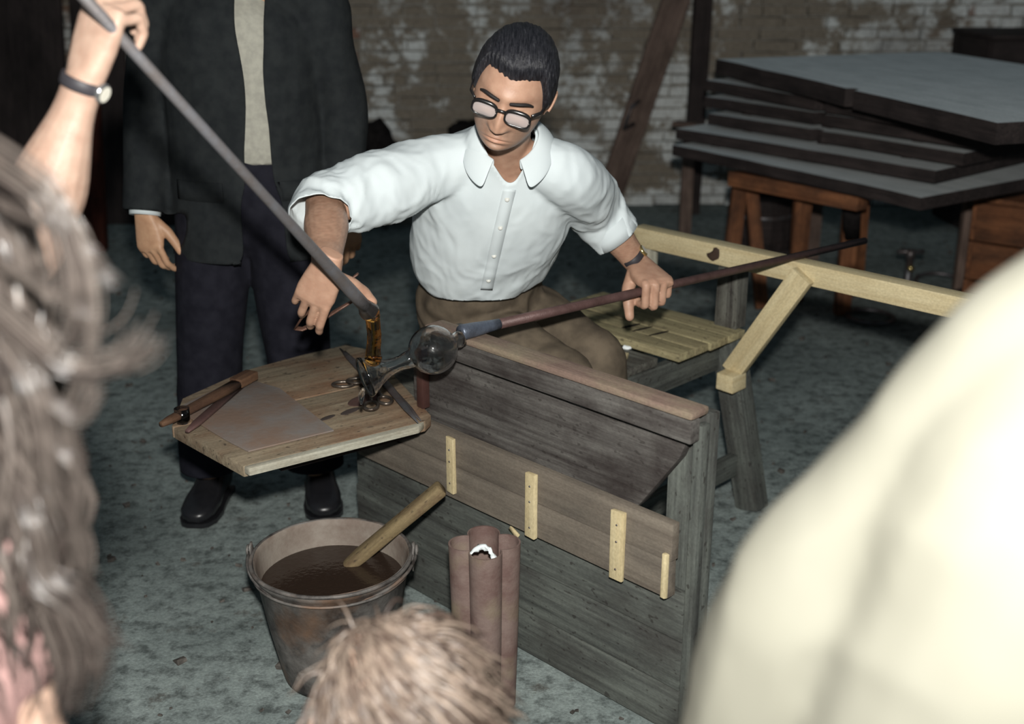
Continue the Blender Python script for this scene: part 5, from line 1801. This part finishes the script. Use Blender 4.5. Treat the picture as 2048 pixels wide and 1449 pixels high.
for i in range(620):
    a = R_.uniform(0, 2 * math.pi); t = math.acos(R_.uniform(-.1, 1))
    d0 = V(math.sin(t) * math.cos(a), math.sin(t) * math.sin(a), math.cos(t))
    if d0.y > .35 and d0.z < .35: continue
    p = gH + V(d0.x * .077, d0.y * .094, d0.z * .115)
    out = V(d0.x, d0.y, 0); out = out.normalized() if out.length > .05 else V(R_.uniform(-1, 1), -1, 0).normalized()
    L_ = R_.uniform(.30, .46)
    pts = []
    w1, w2, fq = R_.uniform(0, 6), R_.uniform(0, 6), R_.uniform(26, 40)
    am = R_.uniform(.006, .016)
    n = 20
    for k in range(n):
        s = k / (n - 1)
        fall = s * L_
        q = p + out * (.016 + .012 * math.sin(min(1, s * 1.6) * math.pi * .5)) * min(1, s * 5) - V(0, 0, max(0, fall - .03 * (1 - d0.z)))
        # hug the skull first
        rel = q - gH
        if rel.z > -.10:
            e = math.sqrt((rel.x / .095) ** 2 + (rel.y / .112) ** 2 + (rel.z / .128) ** 2)
            if e < 1: q = gH + rel / max(e, .3)
        q = q + V(math.sin(w1 + fq * fall), math.cos(w2 + fq * fall * .9), 0) * am * min(1, s * 3)
        pts.append(q)
    paths.append((pts, R_.uniform(.0022, .0055)))
for tr, r in ((((95, 705), (150, 728), (215, 728), (262, 704), (284, 664)), .0085), (((60, 760), (90, 860), (100, 960), (130, 1040)), .0075), (((80, 380), (120, 450), (150, 560), (150, 640)), .009), (((110, 420), (160, 520), (170, 620), (140, 700)), .007),
              (((150, 480), (200, 540), (230, 570)), .003), (((100, 800), (150, 830), (185, 800), (180, 740)), .004), (((70, 1050), (95, 1150), (150, 1230), (215, 1290)), .008), (((90, 1160), (160, 1210), (200, 1300), (190, 1370)), .008), (((60, 1120), (110, 1230), (140, 1330), (120, 1420)), .008),
              (((130, 600), (185, 650), (170, 740), (140, 830), (150, 930)), .004), (((120, 900), (160, 960), (150, 1060), (175, 1150)), .004)):
    P = [at_y(a, b, .86) for a, b in tr]
    P = [V(gH.x + .02, .90, P[0].z + .07), V(gH.x + .085, .885, P[0].z + .035)] + P
    fine = []
    for i in range(len(P) - 1):
        p0, p1, p2, p3 = P[max(i - 1, 0)], P[i], P[i + 1], P[min(i + 2, len(P) - 1)]
        for k in range(5):
            t = k / 5
            fine.append(0.5 * ((2 * p1) + (p2 - p0) * t + (2 * p0 - 5 * p1 + 4 * p2 - p3) * t * t + (3 * p1 - p0 - 3 * p2 + p3) * t ** 3))
    fine.append(P[-1])
    for q in range(34):
        o_ = V(R_.gauss(0, 1), R_.gauss(0, 1), R_.gauss(0, 1)) * r * .55
        o2 = V(R_.gauss(0, 1), R_.gauss(0, 1), R_.gauss(0, 1)) * r * .9
        n_ = len(fine) - 1
        paths.append(([p + o_ + o2 * (i / n_) for i, p in enumerate(fine)], r * R_.uniform(.08, .2)))
hr = locks_obj('hair', paths, HAIRD, gi); hr['label'] = 'long wavy ash-brown hair'

# child, foreground bottom
ch = thing('person', (-.125, 1.10, 0), 'small child with tousled light brown hair at the bottom edge', 'person')
cH = V(-.136, 1.115, .742); cN = V(-.13, 1.10, .630)
J = Joined()
c_sh = [V(-.03, 1.09, .60), V(-.21, 1.09, .60)]; c_el = [V(.0, 1.10, .45), V(-.24, 1.10, .45)]; c_wr = [V(-.01, 1.18, .35), V(-.23, 1.18, .35)]
body_core(J, V(-.12, 1.08, .38), V(-.12, 1.08, .53), cN, cH, c_sh, c_el, [V(-.08, 1.08, .36), V(-.16, 1.08, .36)], [V(-.08, 1.09, .2), V(-.16, 1.09, .2)], [V(-.08, 1.07, .05), V(-.16, 1.07, .05)], V(-1, 0, 0), V(-1, 0, 0), .56)
for i in range(2):
    arm_flesh(J, c_el[i], c_wr[i], V(0, .6, -.8), V(.9 - 1.8 * i, .2, 0), (-1, 1)[i], ((25, 30, 20),) * 4, sc=.6, r=(.026, .025, .018), voxel=.003)
add_head(J, cH, V(0, .95, -.1), V(0, 0, 1), .93, 0, 96, 64)
J.obj('body', SKINP, ch)
mb = MB(); mb.limb([V(-.12, 1.08, .34), V(-.12, 1.08, .53), cN + V(0, 0, -.03)], [(.12, .09), (.11, .08), (.05, .045)], 20, V(1, 0, 0))
for i in range(2): mb.limb([cN + V(0, 0, -.05), c_sh[i], c_sh[i].lerp(c_el[i], .6)], [.035, .042, .036], 14)
co, f = remesh(mb, .009, 4); co = folds(co, f, .004, 10, 3); cloth_obj('shirt', co, f, DENIM, ch, 0)
mb = MB()
for x_ in (-.08, -.16): mb.limb([V(x_, 1.08, .38), V(x_, 1.09, .2), V(x_, 1.07, .05)], [.058, .05, .042], 14)
co, f = remesh(mb, .009, 4); cloth_obj('trousers', co, f, SUITT, ch, 0)
for x_ in (-.08, -.16): shoe(ch, V(x_, 1.03, 0), V(x_, 1.17, 0), LEATHER, .62)
paths = []
for i in range(2600):
    a = R_.uniform(0, 2 * math.pi); t = math.acos(R_.uniform(-.45, 1))
    d0 = V(math.sin(t) * math.cos(a), math.sin(t) * math.sin(a), math.cos(t))
    if d0.y > .55 and d0.z < .45: continue
    p = cH + V(d0.x * .070, d0.y * .092, d0.z * .108)
    whirl = V(-d0.y, d0.x, 0) * .7 + V(.6, -.2, 0) + V(d0.x, d0.y, 0) * .35
    dr = (whirl + V(R_.gauss(0, .22), R_.gauss(0, .22), R_.gauss(0, .1))).normalized()
    L_ = R_.uniform(.05, .085)
    pts = []
    n = 8
    for k in range(n):
        s = k / (n - 1)
        q = p + dr * L_ * s + d0 * (.007 * math.sin(s * 2.4)) - V(0, 0, .05 * s * s)
        rel = q - cH
        e = math.sqrt((rel.x / .078) ** 2 + (rel.y / .1) ** 2 + (rel.z / .115) ** 2)
        if e < 1: q = cH + rel / e
        pts.append(q + d0 * .0025 * s * R_.uniform(0, 2.5))
    paths.append((pts, R_.uniform(.0010, .0026)))
hr = locks_obj('hair', paths, HAIRC, ch, 4); hr['label'] = 'tousled light brown hair'

# person in a white shirt, foreground right
rp = thing('person', (.50, .74, 0), 'person in a cream white shirt close at the right edge, shoulder and arm showing', 'person')
r_neck, r_head = V(.54, .74, 1.43), V(.55, .76, 1.585)
r_sh = [V(.73, .72, 1.33), V(.400, .82, 1.280)]
r_el = [V(.80, .76, 1.05), V(.240, .87, 1.02)]
r_wr = [V(.76, .91, .88), V(.200, .90, .79)]
J = Joined()
body_core(J, V(.50, .72, .92), V(.51, .72, 1.2), r_neck, r_head, [r_sh[0], r_sh[1]], r_el, [V(.58, .72, .88), V(.42, .72, .88)], [V(.58, .73, .48), V(.42, .73, .48)], [V(.58, .71, .09), V(.42, .71, .09)], V(-1, .1, 0), V(-1, .1, 0), .93)
arm_flesh(J, r_el[0], r_wr[0], V(-.1, .6, -.8), V(.9, .3, 0), -1, ((25, 30, 20),) * 4, r=(.042, .042, .028), voxel=.004)
arm_flesh(J, r_el[1], r_wr[1], V(-.1, .3, -.9), V(-.9, .3, 0), 1, ((25, 30, 20),) * 4, r=(.042, .042, .028), voxel=.004)
M_ = add_head(J, r_head, V(-.3, .93, -.2), V(0, 0, 1), 1.0, 0, 96, 64)
J.obj('body', SKINP, rp)
hair_cap(rp, r_head, M_, HAIRB, 1.0, .013, .06, -.005, -.07, 2)
mb = MB(); mb.limb([V(.43, .79, .80), V(.44, .79, 1.02), V(.48, .78, 1.20), r_neck + V(0, .0, -.05)], [(.215, .15), (.20, .145), (.18, .14), (.085, .075)], 24, V(1, 0, 0))
for i in range(2): mb.limb([r_neck + V(0, 0, -.06), r_neck.lerp(r_sh[i], .5) + V(0, 0, -.005), r_sh[i], r_sh[i].lerp(r_el[i], .5), r_el[i], r_el[i].lerp(r_wr[i], .8)], [.062, .066, .074, .074, .072, .062], 20)
co, f = remesh(mb, .009, 5); co = folds(co, f, .005, 8, 3)
cloth_obj('shirt', co, f, SHIRT2, rp, 0)
collar(r_neck + V(0, 0, -.02), V(0, 0, 1), V(-.3, .95, 0), V(-.95, -.3, 0), SHIRT2, rp)
mb = MB()
for x_ in (.58, .42): mb.limb([V(x_, .72, .93), V(x_, .73, .48), V(x_, .71, .06)], [.10, .085, .075], 16)
co, f = remesh(mb, .012, 4); co = folds(co, f, .006, 7, 5); cloth_obj('trousers', co, f, SUITT, rp, 0)
for x_ in (.58, .42): shoe(rp, V(x_ + .02, .64, 0), V(x_ - .05, .88, 0), LEATHER)
